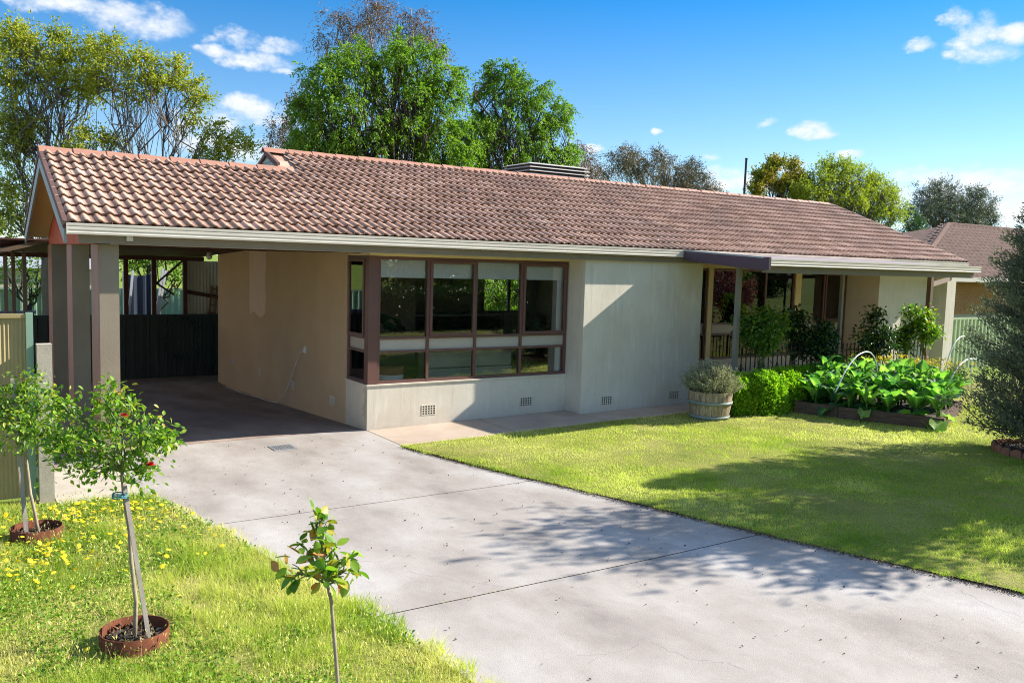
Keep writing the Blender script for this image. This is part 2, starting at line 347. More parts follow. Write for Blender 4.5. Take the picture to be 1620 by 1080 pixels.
    leafmat('elm_leaf', [(0, (.036, .090, .012)), (.35, (.095, .185, .018)), (.7, (.175, .285, .026)), (1, (.28, .37, .045))], .38, .5, .3, 1.4, .55)
    leafmat('olive_leaf', [(0, (.09, .11, .02)), (.35, (.22, .24, .03)), (.7, (.35, .35, .04)), (1, (.48, .40, .07))], .38, .5, .3, 1.4, .45)
    leafmat('gum_leaf', [(0, (.050, .060, .034)), (.45, (.10, .095, .050)), (.75, (.17, .125, .068)), (1, (.27, .15, .085))], .25, .5, .35, 1.1, .5, 1.0)
    leafmat('gum_leaf_brown', [(0, (.070, .060, .040)), (.4, (.15, .105, .065)), (.7, (.25, .15, .09)), (1, (.34, .19, .11))], .25, .5, .35, 1.1, .5, 1.0)
    leafmat('robinia_leaf', [(0, (.10, .15, .012)), (.4, (.20, .25, .022)), (.75, (.31, .33, .035)), (1, (.42, .38, .05))], .42, .5, .3, 1.35, .5)
    leafmat('golden_leaf', [(0, (.05, .10, .014)), (.45, (.14, .20, .02)), (.7, (.40, .33, .035)), (1, (.58, .38, .05))], .35, .5, .3, 1.2, .9, 1.0)
    leafmat('grey_leaf', [(0, (.055, .075, .060)), (.5, (.12, .145, .12)), (1, (.22, .245, .21))], .22, .5, .3, 1.0, .5, 1.0)
    leafmat('conifer_leaf', [(0, (.080, .100, .066)), (.5, (.155, .178, .115)), (1, (.29, .31, .20))], .18, .6, .25, 1.1, 1.5, 1.1)
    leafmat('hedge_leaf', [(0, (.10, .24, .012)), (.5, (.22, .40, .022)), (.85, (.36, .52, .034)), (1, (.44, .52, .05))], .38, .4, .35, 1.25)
    leafmat('rosemary_leaf', [(0, (.18, .20, .12)), (.5, (.38, .41, .26)), (1, (.56, .58, .42))], .25, .6, .25, 1.0, 0, 1.0)
    leafmat('rose_leaf', [(0, (.025, .08, .010)), (.45, (.075, .175, .018)), (.8, (.20, .30, .03)), (1, (.38, .31, .055))], .34, .42, .4, 1.5)
    leafmat('rose_leaf_bright', [(0, (.045, .125, .012)), (.35, (.125, .25, .020)), (.7, (.26, .38, .035)), (.88, (.42, .40, .055)), (1, (.42, .20, .06))], .38, .42, .4, 1.4)
    leafmat('rose_leaf_dark', [(0, (.012, .038, .013)), (.5, (.030, .080, .022)), (.85, (.075, .135, .030)), (1, (.25, .17, .05))], .22, .25, .6, 1.4)
    leafmat('kale_leaf', [(0, (.040, .11, .060)), (.45, (.085, .205, .055)), (.8, (.16, .31, .045)), (1, (.34, .44, .16))], .42, .55, .25, 1.9)
    leafmat('pink_blossom', [(0, (.12, .03, .045)), (.5, (.42, .14, .18)), (1, (.62, .32, .36))], .3, .6, .2, 1.0, 0, 1.0)
    leafmat('house_plant', [(0, (.02, .06, .02)), (1, (.05, .13, .06))], .2, .3, .5, 1.2)
    leafmat('litter', [(0, (.05, .03, .018)), (.6, (.12, .075, .045)), (1, (.30, .23, .15))], .0, .8, .2, 1.0)
make_materials()

# ------------------------------------------------------------------ mesh helpers
class MB:
    def __init__(s): s.v = []; s.f = []
    def add(s, vs_, fs):
        o = len(s.v); s.v += [tuple(map(float, q)) for q in vs_]; s.f += [tuple(i + o for i in q) for q in fs]; return s
    def box(s, x0, x1, y0, y1, z0, z1):
        return s.add([(x0, y0, z0), (x1, y0, z0), (x1, y1, z0), (x0, y1, z0), (x0, y0, z1), (x1, y0, z1), (x1, y1, z1), (x0, y1, z1)],
                     [(0, 3, 2, 1), (4, 5, 6, 7), (0, 1, 5, 4), (1, 2, 6, 5), (2, 3, 7, 6), (3, 0, 4, 7)])
    def hexa(s, p):
        return s.add(p, [(0, 3, 2, 1), (4, 5, 6, 7), (0, 1, 5, 4), (1, 2, 6, 5), (2, 3, 7, 6), (3, 0, 4, 7)])
    def prism(s, poly, z0, z1):
        n = len(poly)
        return s.add([(x, y, z0) for x, y in poly] + [(x, y, z1) for x, y in poly],
                     [tuple(range(n - 1, -1, -1)), tuple(range(n, 2 * n))] + [(i, (i + 1) % n, n + (i + 1) % n, n + i) for i in range(n)])
    def extrude_x(s, prof, x0, x1):                       # closed (y, z) profile swept along x
        n = len(prof)
        return s.add([(x0, y, z) for y, z in prof] + [(x1, y, z) for y, z in prof],
                     [tuple(range(n - 1, -1, -1)), tuple(range(n, 2 * n))] + [(i, (i + 1) % n, n + (i + 1) % n, n + i) for i in range(n)])
    def quad(s, a, b, c, d): return s.add([a, b, c, d], [(0, 1, 2, 3)])
    def tube(s, pts, r, n=8, cap=True):
        pts = [Vector(p) for p in pts]; rs = r if isinstance(r, (list, tuple)) else [r] * len(pts)
        o = len(s.v); prev = None
        for i, p in enumerate(pts):
            t = (pts[min(i + 1, len(pts) - 1)] - pts[max(i - 1, 0)]).normalized()
            if prev is None:
                a = Vector((0, 0, 1)) if abs(t.z) < .9 else Vector((1, 0, 0)); u = t.cross(a).normalized()
            else:
                u = (prev - t * prev.dot(t)).normalized()
            prev = u; w = t.cross(u)
            for k in range(n):
                an = 2 * math.pi * k / n; q = p + (u * math.cos(an) + w * math.sin(an)) * rs[i]; s.v.append((q.x, q.y, q.z))
        for i in range(len(pts) - 1):
            for k in range(n):
                s.f.append((o + i * n + k, o + i * n + (k + 1) % n, o + (i + 1) * n + (k + 1) % n, o + (i + 1) * n + k))
        if cap:
            s.f.append(tuple(o + k for k in range(n - 1, -1, -1))); s.f.append(tuple(o + (len(pts) - 1) * n + k for k in range(n)))
        return s
    def bar(s, a, b, w, h=None):                          # square bar between two points
        a = Vector(a); b = Vector(b); h = h or w; t = (b - a).normalized()
        up = Vector((0, 0, 1)) if abs(t.z) < .95 else Vector((0, 1, 0)); u = t.cross(up).normalized() * w / 2; v = u.cross(t).normalized() * h / 2
        return s.hexa([a - u - v, a + u - v, b + u - v, b - u - v, a - u + v, a + u + v, b + u + v, b - u + v])
    def lathe(s, prof, n=24, c=(0, 0, 0)):
        o = len(s.v)
        for r, z in prof:
            for k in range(n):
                a = 2 * math.pi * k / n; s.v.append((c[0] + r * math.cos(a), c[1] + r * math.sin(a), c[2] + z))
        for i in range(len(prof) - 1):
            for k in range(n):
                s.f.append((o + i * n + k, o + i * n + (k + 1) % n, o + (i + 1) * n + (k + 1) % n, o + (i + 1) * n + k))
        return s
    def mesh(s, name, mat, smooth=False):
        me = bpy.data.meshes.new(name); me.from_pydata(s.v, [], s.f); me.update()
        me.materials.append(MATS[mat] if isinstance(mat, str) else mat)
        if smooth: me.polygons.foreach_set('use_smooth', [True] * len(me.polygons))
        return me
    def build(s, name, mat, parent=None, smooth=False, **kw):
        return link(name, s.mesh(name, mat, smooth), parent, **kw)

def link(name, me, parent=None, label=None, cat=None, group=None, kind=None, loc=None):
    o = bpy.data.objects.new(name, me); COL.objects.link(o)
    if parent is not None: o.parent = parent
    if loc is not None: o.location = loc
    return tag(o, label, cat, group, kind)
def tag(o, label=None, cat=None, group=None, kind=None):
    if label: o['label'] = label
    if cat: o['category'] = cat
    if group: o['group'] = group
    if kind: o['kind'] = kind
    return o
def thing(name, loc=(0, 0, 0), label=None, cat=None, group=None, rz=0.0):
    o = bpy.data.objects.new(name, None); COL.objects.link(o); o.location = loc; o.rotation_euler = (0, 0, rz); o.empty_display_size = .1
    return tag(o, label, cat, group)

def np_mesh(name, V, F, mat, tint=None, smooth=False):
    V = np.asarray(V, np.float32); F = np.asarray(F, np.int32); n, k = F.shape
    me = bpy.data.meshes.new(name)
    me.vertices.add(len(V)); me.vertices.foreach_set('co', V.ravel())
    me.loops.add(n * k); me.loops.foreach_set('vertex_index', F.ravel())
    me.polygons.add(n); me.polygons.foreach_set('loop_start', np.arange(0, n * k, k, dtype=np.int32))
    try: me.polygons.foreach_set('loop_total', np.full(n, k, np.int32))
    except Exception: pass
    if smooth: me.polygons.foreach_set('use_smooth', np.ones(n, bool))
    if tint is not None:
        a = me.attributes.new('tint', 'FLOAT', 'POINT'); a.data.foreach_set('value', np.asarray(tint, np.float32))
    me.materials.append(MATS[mat]); me.update(calc_edges=True)
    return me

def rand_unit(n, rng=RNG):
    v = rng.normal(size=(n, 3)); return v / np.linalg.norm(v, axis=1, keepdims=True)

def leaves(P, size, rng=RNG, aspect=.5, dirs=None, jitter=1.0, tint=None, up_bias=0.0, fold=.15):
    """one folded rhombus leaf (2 triangles) at each point. -> V, F(tri), tint"""
    n = len(P); sz = size * rng.uniform(.65, 1.25, n)[:, None]
    d = rand_unit(n, rng) * jitter
    if dirs is not None: d = d + dirs
    d /= np.linalg.norm(d, axis=1, keepdims=True) + 1e-9
    nrm = rand_unit(n, rng); nrm[:, 2] += up_bias
    s = np.cross(d, nrm); s /= np.linalg.norm(s, axis=1, keepdims=True) + 1e-9
    nn = np.cross(s, d)
    a = P; t = P + d * sz
    m = P + d * sz * .45
    l = m + s * sz * aspect * .5 + nn * sz * fold; r = m - s * sz * aspect * .5 + nn * sz * fold
    V = np.stack([a, l, t, r], 1).reshape(-1, 3)
    b = np.arange(n)[:, None] * 4
    F = np.concatenate([b + [0, 2, 1], b + [0, 3, 2]], 1).reshape(-1, 3)
    tt = rng.random(n) if tint is None else np.clip(tint, 0, 1)
    return V, F, np.repeat(tt, 4)

def joinm(parts):
    Vs, Fs, Ts = [], [], []; o = 0
    for V, F, T in parts:
        Vs.append(V); Fs.append(F + o); Ts.append(T); o += len(V)
    return np.concatenate(Vs), np.concatenate(Fs), np.concatenate(Ts)

def tubes(segs, n=6):
    """segs: list of (p0, p1, r0, r1) -> V, F(quads)"""
    S = np.array([np.concatenate([a, b, [r0, r1]]) for a, b, r0, r1 in segs]); a, b = S[:, :3], S[:, 3:6]
    t = b - a; t /= np.linalg.norm(t, axis=1, keepdims=True) + 1e-9
    ref = np.where(np.abs(t[:, 2:3]) < .9, np.array([[0, 0, 1.0]]), np.array([[1.0, 0, 0]]))
    u = np.cross(t, ref); u /= np.linalg.norm(u, axis=1, keepdims=True); w = np.cross(t, u)
    an = np.arange(n) * 2 * math.pi / n; ring = u[:, None] * np.cos(an)[None, :, None] + w[:, None] * np.sin(an)[None, :, None]
    A = a[:, None] + ring * S[:, 6][:, None, None]; B = b[:, None] + ring * S[:, 7][:, None, None]
    V = np.concatenate([A, B], 1).reshape(-1, 3); k = np.arange(n); k2 = (k + 1) % n
    F = np.stack([k, k2, n + k2, n + k], 1)[None] + (np.arange(len(S)) * 2 * n)[:, None, None]
    return V, F.reshape(-1, 4)

def curve_segs(p0, p1, r0, r1, rng, k=4, wob=.08, sag=0.0):
    p0 = np.asarray(p0, float); p1 = np.asarray(p1, float); L = np.linalg.norm(p1 - p0)
    ts = np.linspace(0, 1, k + 1); pts = p0 + (p1 - p0) * ts[:, None]
    off = rng.normal(size=(k + 1, 3)) * wob * L; off[0] = off[-1] = 0
    pts = pts + off; pts[:, 2] += sag * L * 4 * ts * (1 - ts)
    rs = r0 + (r1 - r0) * ts
    return [(pts[i], pts[i + 1], rs[i], rs[i + 1]) for i in range(k)], pts

def make_tree(name, base, fork, lumps, bark, leafm, seed, label, cat='tree', group=None, trunk_r=.2, tips=26, clump=.32, per_clump=40,
              leaf=.08, aspect=.5, droop=0.0, shell=.55, squash=1.0, sub=3, twig_r=.02, up_bias=.2, stretch=1.0, limb=.30, extra_trunks=()):
    """lumps: [(x, y, z, r)]: a limb runs from the fork to each, twigs to the tips spread through it, leaves round the tips"""
    rng = np.random.default_rng(seed)
    base = np.asarray(base, float); fork = np.asarray(fork, float)
    segs, _ = curve_segs(base, fork, trunk_r, trunk_r * .75, rng, 5, .015)
    for b2 in extra_trunks:
        s2, _ = curve_segs(b2, fork, trunk_r * .6, trunk_r * .5, rng, 5, .02); segs += s2
    P = []; T = []; DD = []
    cen = np.mean([l[:3] for l in lumps], axis=0)
    for (x, y, z, r) in lumps:
        c = np.array([x, y, z], float)
        u0 = rng.uniform(.55, 1.0); st = base + (fork - base) * u0 + (0, 0, 0)
        s, pts = curve_segs(st, c, trunk_r * limb, twig_r * 1.1, rng, 6, .06, .07); segs += s
        m = max(6, int(tips * (r ** 1.7)))
        d = rand_unit(m, rng); rad = r * (shell + (1 - shell) * rng.random(m)) ** .8 * np.where(rng.random(m) < .16, rng.uniform(1.0, 1.4, m), .94)
        tp = c + d * rad[:, None] * np.array([1, 1, squash])
        lumpT = rng.random() * .3
        for q in tp:
            h = pts[rng.integers(2, len(pts))]
            s3, _ = curve_segs(h, q, twig_r * .8, twig_r * .25, rng, sub, .06, .03); segs += s3
        ct = rng.random(m) ** 1.3 * .5 + lumpT
        # leafy sprigs: leaves set along short twigs that fan out of every tip
        ks = 6; nl = max(3, per_clump // ks)
        out = tp - cen; out /= np.linalg.norm(out, axis=1, keepdims=True) + 1e-6
        sd_ = out[:, None] * .7 + rng.normal(size=(m, ks, 3)) * .75; sd_[:, :, 2] += .25 - droop
        sd_ /= np.linalg.norm(sd_, axis=2, keepdims=True)
        sl_ = clump * 2.6 * rng.uniform(.5, 1.35, (m, ks))
        t = (np.arange(nl) + rng.random((m, ks, nl))) / nl
        L = tp[:, None, None] + sd_[:, :, None] * (t * sl_[:, :, None])[..., None]
        L[..., 2] -= droop * .35 * (t * sl_[:, :, None]) ** 2 / (clump * 2.0)
        L = L + rng.normal(size=L.shape) * clump * .16
        P.append(L.reshape(-1, 3)); DD.append(np.broadcast_to(sd_[:, :, None], L.shape).reshape(-1, 3))
        sj = rng.normal(size=(m, ks, 1)) * .12
        T.append((ct[:, None, None] + sj + rng.random((m, ks, nl)) * .25 + .18 * t).reshape(-1))
    P = np.concatenate(P); T = np.concatenate(T); DD = np.concatenate(DD)
    dirs = DD * .9; dirs[:, 2] -= droop * .5
    V, F, tt = leaves(P, leaf, rng, aspect, dirs, .9, T, up_bias)
    root = thing(name, tuple(base), label, cat, group)
    inv = -base
    wv, wf = tubes(segs, 6)
    link('trunk', np_mesh('trunk', wv + inv, wf, bark, None, True), root)
    link('crown', np_mesh('crown', V + inv, F, leafm, tt), root)
    return root

def gz(x, y):
    x = np.asarray(x, float); y = np.asarray(y, float)
    return .014 * np.clip(x, 0, 9) - .052 * np.clip(y, 0, 7)
# ------------------------------------------------------------------ the setting
RE_Y = [-40, -12, -8.27, -6.17, -4.01, -2.5, -1.26, -1.2]
RE_X = [9.0, 3.05, 1.90, 1.27, 0.66, .24, -0.05, -0.05]
LE_Y = [-40, -12, -7.27, -6.31, -4.74, -3.5, -2.75, -2.36, -2.30]
LE_X = [-2.4, -2.42, -2.52, -2.60, -2.88, -3.12, -3.28, -3.42, -3.45]
def xr(y): return np.interp(y, RE_Y, RE_X)
def xl(y): return np.interp(y, LE_Y, LE_X)

def grid_mesh(name, X, Y, Z, mat):
    nj, ni = X.shape; V = np.stack([X, Y, Z], -1).reshape(-1, 3)
    i, j = np.meshgrid(np.arange(ni - 1), np.arange(nj - 1)); a = (j * ni + i).ravel()
    F = np.stack([a, a + 1, a + 1 + ni, a + ni], 1)
    return np_mesh(name, V, F, mat, None, True)

def build_ground():
    g = np.unique(np.concatenate([np.linspace(-700, -60, 12), np.linspace(-60, -12, 13), np.linspace(-12, 20, 33), np.linspace(20, 60, 9), np.linspace(60, 900, 12)]))
    X, Y = np.meshgrid(g, g)
    link('ground', grid_mesh('ground', X, Y, gz(X, Y) - .07, 'far_grass'), kind='structure')
    # lawn sheets following the drive's edges
    ys = np.concatenate([np.linspace(-1.22, -10, 60), np.linspace(-10.5, -19, 12)])
    t = np.linspace(0, 1, 40) ** 1.6
    xe_ = xr(ys) + .035; X = xe_[:, None] + (34 - xe_)[:, None] * t[None]; Y = np.repeat(ys[:, None], 40, 1)
    Z = gz(X, Y) + .022 + .010 * np.sin(X * 1.7 + Y) * np.cos(Y * 1.3 - X * .6)
    Z[:, 0] -= .010
    lawn = link('lawn', grid_mesh('lawn', X, Y, Z, 'lawn_soil'), kind='structure')
    ys = np.concatenate([[-1.86, -2.2], np.linspace(-2.24, -10, 50), np.linspace(-10.5, -19, 12)])
    xe_ = np.where(ys > -2.22, -4.24, xl(ys) - .03); X = xe_[:, None] - (22 + xe_)[:, None] * t[None]; Y = np.repeat(ys[:, None], 40, 1)
    Z = gz(X, Y) + .026 + .012 * np.sin(X * 2.1 + Y) * np.cos(Y * 1.6)
    link('lawn_verge', grid_mesh('lawn_verge', X, Y, Z, 'lawn_soil'), kind='structure')
    # drive: separate slabs with open joints
    drive = thing('driveway'); drive['kind'] = 'structure'
    a, b = at(470, 812, 2, 0), at(812, 765, 2, 0); m2 = (b[1] - a[1]) / (b[0] - a[0]); J2 = lambda x: a[1] + m2 * (x - a[0])
    c, d = at(700, 953, 2, 0), at(1200, 848, 2, 0); m1 = (d[1] - c[1]) / (d[0] - c[0]); J1 = lambda x: c[1] + m1 * (x - c[0])
    cuts = [lambda x: 0.16 + 0 * x, J2, J1, lambda x: -9.6 + .12 * x, lambda x: -19.0 + 0 * x]
    for k in range(4):
        top, bot = cuts[k], cuts[k + 1]; gap = (.004, .004, .008, .008)[k]
        n, m = 14, 16; u = np.linspace(0, 1, n); v = np.linspace(0, 1, m)
        U, Vv = np.meshgrid(u, v); Yg = np.full_like(U, -4.0); Xg = np.zeros_like(U)
        for _ in range(12):
            L = np.where(Yg > -2.3, -3.9, xl(Yg)) if k == 0 else xl(Yg)
            R = np.where(Yg > -1.24, 0.0, xr(Yg))
            Xg = (L - .10) + (R - L + .16) * U if k else (L - .06) + (R - L + .06) * U
            Yg = (top(Xg) - gap) + ((bot(Xg) + gap) - (top(Xg) - gap)) * Vv
        Xg = np.clip(Xg, None, 0) if False else Xg
        link('slab', grid_mesh('slab', Xg, Yg, gz(Xg, Yg) + (.0 if k else .001), 'drive_concrete'), drive)
    mb = MB(); mb.box(-4.2, 8, -19, .3, -.32, -.022); link('joint_bed', mb.mesh('joint_bed', 'joint_dirt'), drive)
    # carport floor, two bays
    cf = thing('carport_floor'); cf['kind'] = 'structure'
    for y0, y1 in ((.172, 3.6), (3.612, 7.2), (7.212, 10.0)):
        X, Y = np.meshgrid(np.linspace(-4.1, 0.0 if y0 < 7 else 1.6, 5), np.linspace(y0, y1, 9))
        link('slab', grid_mesh('slab', X, Y, gz(X * 0, Y), 'carport_concrete'), cf)
    # garden path along the front wall
    path = thing('path'); path['kind'] = 'structure'
    for x0, x1, y1 in ((.006, 1.86, -.003), (1.872, 3.58, -.003), (3.592, 5.1, -.424), (5.112, 6.2, -.424)):
        X, Y = np.meshgrid(np.linspace(x0, x1, 5), np.linspace(-1.225, y1, 4))
        link('slab', grid_mesh('slab', X, Y, gz(X, Y) + .004, 'path_concrete'), path)
    # pad beside the drive
    X, Y = np.meshgrid(np.linspace(-4.22, -3.44, 5), np.linspace(-2.30, -.6, 5))
    link('pavement', grid_mesh('pavement', X, Y, gz(X, Y) + .008, 'pale_concrete'), kind='structure')
    # porch floor
    MB().box(6.3, 12.1, -1.5, .79, -.05, .20).build('porch_floor', 'path_concrete', kind='structure')
    # street behind the camera
    MB().box(-200, 250, -33, -25.5, -.3, -.03).build('road', 'asphalt', kind='structure')
    MB().box(-200, 250, -22.6, -21.2, -.3, -.02).build('footpath', 'path_concrete', kind='structure')
    MB().box(-200, 250, -25.5, -25.3, -.3, .06).build('kerb', 'pale_concrete', kind='structure')
build_ground()

# ------------------------------------------------------------------ the house
house = thing('house', (0, 0, 0), 'single-storey cream rendered house with brown tiled roof and open carport', 'house')
SL = .3857
TH = math.atan(SL)
def zroof(y): return 2.775 + SL * (y + .586)

def build_walls():
    W = lambda: MB()
    # side wall of the carport side, with the bay corner
    W().prism([(0, .80), (.14, .80), (.14, 8.1), (0, 8.1)], -.6, 2.62).build('wall', 'render_tan', house, label='tan painted side wall of the carport')
    W().prism([(0, 0), (3.59, 0), (3.59, .14), (.14, .14), (.14, .80), (0, .80)], -.2, .648).build('wall', 'render_cream', house)
    W().prism([(-.018, -.018), (3.59, -.018), (3.59, .12), (.12, .12), (.12, .80), (-.018, .80)], .650, .668).build('sill', 'render_cream', house)
    W().prism([(0.01, .01), (3.59, .01), (3.59, .14), (.14, .14), (.14, .80), (0.01, .80)], 2.535, 2.62).build('window_head', 'soffit_cream', house)
    # projecting front wall with its return
    W().prism([(3.592, -.42), (6.25, -.42), (6.25, .80), (6.11, .80), (6.11, -.28), (3.732, -.28), (3.732, .14), (3.592, .14)], -.2, 2.62).build('wall', 'render_cream', house)
    # recess under the porch
    W().prism([(6.252, .80), (12.13, .80), (12.13, .94), (6.252, .94)], -.1, .655).build('wall', 'render_cream', house)
    W().prism([(6.252, .80), (12.13, .80), (12.13, .94), (6.252, .94)], 2.50, 2.62).build('window_head', 'soffit_cream', house)
    for x0, x1 in ((7.67, 7.80), (10.32, 10.51)):
        W().prism([(x0, .79), (x1, .79), (x1, .935), (x0, .935)], .657, 2.498).build('pier', 'soffit_cream', house)
    W().prism([(6.252, .802), (6.95, .802), (6.95, .938), (6.252, .938)], .657, 2.498).build('pier', 'render_cream', house)
    # right hand wall with pilaster
    W().prism([(12.132, 0), (14.62, 0), (14.62, 7.4), (14.48, 7.4), (14.48, .14), (12.272, .14), (12.272, .94), (12.132, .94)], -.2, 2.62).build('wall', 'render_cream', house)
    W().prism([(14.28, -.30), (14.64, -.30), (14.64, -.003), (14.28, -.003)], -.2, 2.60).build('pilaster', 'render_cream', house)
    # back wall with the kitchen window left open
    a = at(764, 436, 1, 6.8); b = at(832, 494, 1, 6.8)
    x0, x1, z1, z0 = a[0], b[0], 2.30, b[2]
    for q in ((.14, x0, .3, 2.62), (x1, 14.48, .3, 2.62), (x0, x1, .3, z0), (x0, x1, z1, 2.62)):
        W().box(q[0], q[1], 6.8, 6.94, q[2], q[3]).build('back_wall', 'room_wall', house)
    xm = (x0 + x1) / 2 + .12
    kw = MB().box(x0, x1, 6.79, 6.83, z0, z0 + .05).box(x0, x1, 6.79, 6.83, z1 - .05, z1).box(x0, x0 + .05, 6.79, 6.83, z0, z1).box(x1 - .05, x1, 6.79, 6.83, z0, z1).box(xm - .04, xm + .04, 6.78, 6.83, z0, z1).build('kitchen_window', 'purple_brown', house)
    W().box(.14, 14.48, .14, 6.8, .28, .33).build('room_floor', 'room_floor', house)
    W().box(.14, 14.48, .15, 6.8, 2.625, 2.66).build('ceiling', 'room_wall', house)
    W().box(7.68, 7.78, .95, 6.8, .33, 2.62).build('partition', 'room_wall', house)
    W().box(.145, 2.9, 4.2, 4.3, .33, 2.62).build('partition', 'room_wall', house)
    # old plaster showing at the bay corner and a pale paint patch on the side wall
    rg = np.random.default_rng(2); pp = [(4.72, 2.56)] + [(4.72 + rg.uniform(-.02, .02), z) for z in np.linspace(2.4, 1.5, 5)] + [(y, 1.36 + rg.uniform(-.07, .07)) for y in np.linspace(4.75, 5.72, 7)] + [(5.75 + rg.uniform(-.02, .02), z) for z in np.linspace(1.5, 2.4, 5)] + [(5.75, 2.56)]
    MB().add([(-.0035, y, z) for y, z in pp], [tuple(range(len(pp)))]).build('paint_patch', 'patch_paint', house)
    rng = np.random.default_rng(5); L1 = []; L2 = []
    for z in np.linspace(.03, .60, 14): L1.append((.015 + .02 * rng.random(), z)); L2.append((.10 + .07 * rng.random() - .10 * abs(z - .3), z))
    poly = L1 + L2[::-1]
    MB().add([(-.003, y, z) for y, z in poly], [tuple(range(len(poly)))]).build('plaster_scar', 'old_plaster', house)
    # grey lower lining of the carport wall: meter box, outlet
    MB().box(-.012, -.001, 2.52, 2.62, .86, .98).build('outlet_plate', 'white_plastic', house)

def vent_mesh(name, w=.24, h=.155, nx=5, nz=4):
    """terracotta wall vent: face plate with real square holes and a flat black sheet behind"""
    mb = MB(); t = .02; bx = w * .64 / nx; bz = h * .60 / nz
    xs = [-w / 2]; zs = [-h / 2]
    ex = (w - nx * bx) / (nx + 1); ez = (h - nz * bz) / (nz + 1)
    for i in range(nx + 1):
        x0 = -w / 2 + i * (ex + bx); mb.box(x0, x0 + ex, -.006, t, -h / 2, h / 2)
    for j in range(nz + 1):
        z0 = -h / 2 + j * (ez + bz); mb.box(-w / 2, w / 2, -.0045, t - .002, z0, z0 + ez)
    return mb.mesh(name, 'render_cream')
def build_vents():
    me = vent_mesh('wall_vent'); bk = MB().box(-.105, .105, -.0022, -.001, -.062, .062).mesh('vent_shadow', 'black_iron')  # black sheet on the wall face stands for the shade in the holes
    spots = []
    for px, py in ((678, 648), (832, 635)): p = at(px, py, 1, 0); spots.append((p[0], 0, p[2], 0))
    for px, py in ((959.4, 633.3), (1065.8, 624.4)): p = at(px, py, 1, -.42); spots.append((p[0], -.42, p[2], 0))
    for x, y, z, r in spots:
        o = link('wall_vent', me, house, loc=(x, y, z)); k = link('recess', bk, o, loc=(0, 0, 0))
    m2 = vent_mesh('painted_vent', .2, .15, 5, 4)
    for yv in (1.34, 3.17, 5.05, 6.93):
        o = link('wall_vent', m2, house, loc=(-.001, yv, .237)); o.rotation_euler = (0, 0, -math.pi / 2)

def fb(o, a0, a1, d0, d1, z0, z1, mb):
    """window member: o = ('y', Y) facing -Y or ('x', X) facing -X"""
    if o[0] == 'y': mb.box(a0, a1, o[1] + d0, o[1] + d1, z0, z1)
    else: mb.box(o[1] + d0, o[1] + d1, a0, a1, z0, z1)
def window(name, o, cols, zr_, parent, frame='purple_brown', sashes=(), mull=.045):
    """cols: member centre positions; zr_: (bottom, rail lo, rail hi, top)"""
    z0, zl, zh, z1 = zr_; mb = MB(); a, b = cols[0], cols[-1]
    for c in cols: fb(o, c - mull / 2, c + mull / 2, .0, .07, z0, z1, mb)
    seg = [(cols[i] + mull / 2, cols[i + 1] - mull / 2) for i in range(len(cols) - 1)]
    for s0, s1 in seg:
        for q0, q1 in ((z0, z0 + .045), (zl - .035, zl), (zh, zh + .035), (z1 - .05, z1)):
            fb(o, s0, s1, .002, .066, q0, q1, mb)
    root = mb.build(name, frame, parent)
    for i, (s0, s1) in enumerate(seg):
        p = MB(); fb(o, s0, s1, .03, .045, zl, zh, p); p.build('spandrel_panel', 'spandrel', root)
        p = MB(); fb(o, s0, s1, .030, .036, z0 + .045, zl - .035, p); p.build('pane', 'window_glass', root)
        if i in sashes:
            s = MB(); e = .04
            for (x0, x1, q0, q1) in ((s0, s0 + e, zh + .035, z1 - .05), (s1 - e, s1, zh + .035, z1 - .05), (s0 + e, s1 - e, zh + .035, zh + .035 + e), (s0 + e, s1 - e, z1 - .05 - e, z1 - .05)):
                fb(o, x0, x1, -.022, .03, q0, q1, s)
            s.build('sash', frame, root)
            p = MB(); fb(o, s0 + e, s1 - e, -.004, .002, zh + .035 + e, z1 - .05 - e, p); p.build('pane', 'window_glass', root)
        else:
            p = MB(); fb(o, s0, s1, .030, .036, zh + .035, z1 - .05, p); p.build('pane', 'window_glass', root)
    return root

def build_windows():
    MB().box(.002, .150, .002, .125, .668, 2.535).build('corner_post', 'purple_brown', house)
    window('bay_window', ('y', .02), [.172, .98, 1.81, 2.667, 3.555], (.668, 1.155, 1.32, 2.535), house, sashes=(1, 3), mull=.044)
    window('side_window', ('x', .015), [.147, .775], (.668, 1.155, 1.32, 2.535), house, sashes=(0,), mull=.044)
    window('porch_window', ('y', .82), [7.82, 9.41, 10.30], (.657, 1.18, 1.36, 2.498), house)
    window('porch_window', ('y', .82), [10.535, 11.34, 12.10], (.657, 1.18, 1.36, 2.498), house, sashes=(1,))
    window('narrow_window', ('y', .82), [6.975, 7.645], (.657, 1.18, 1.36, 2.498), house)

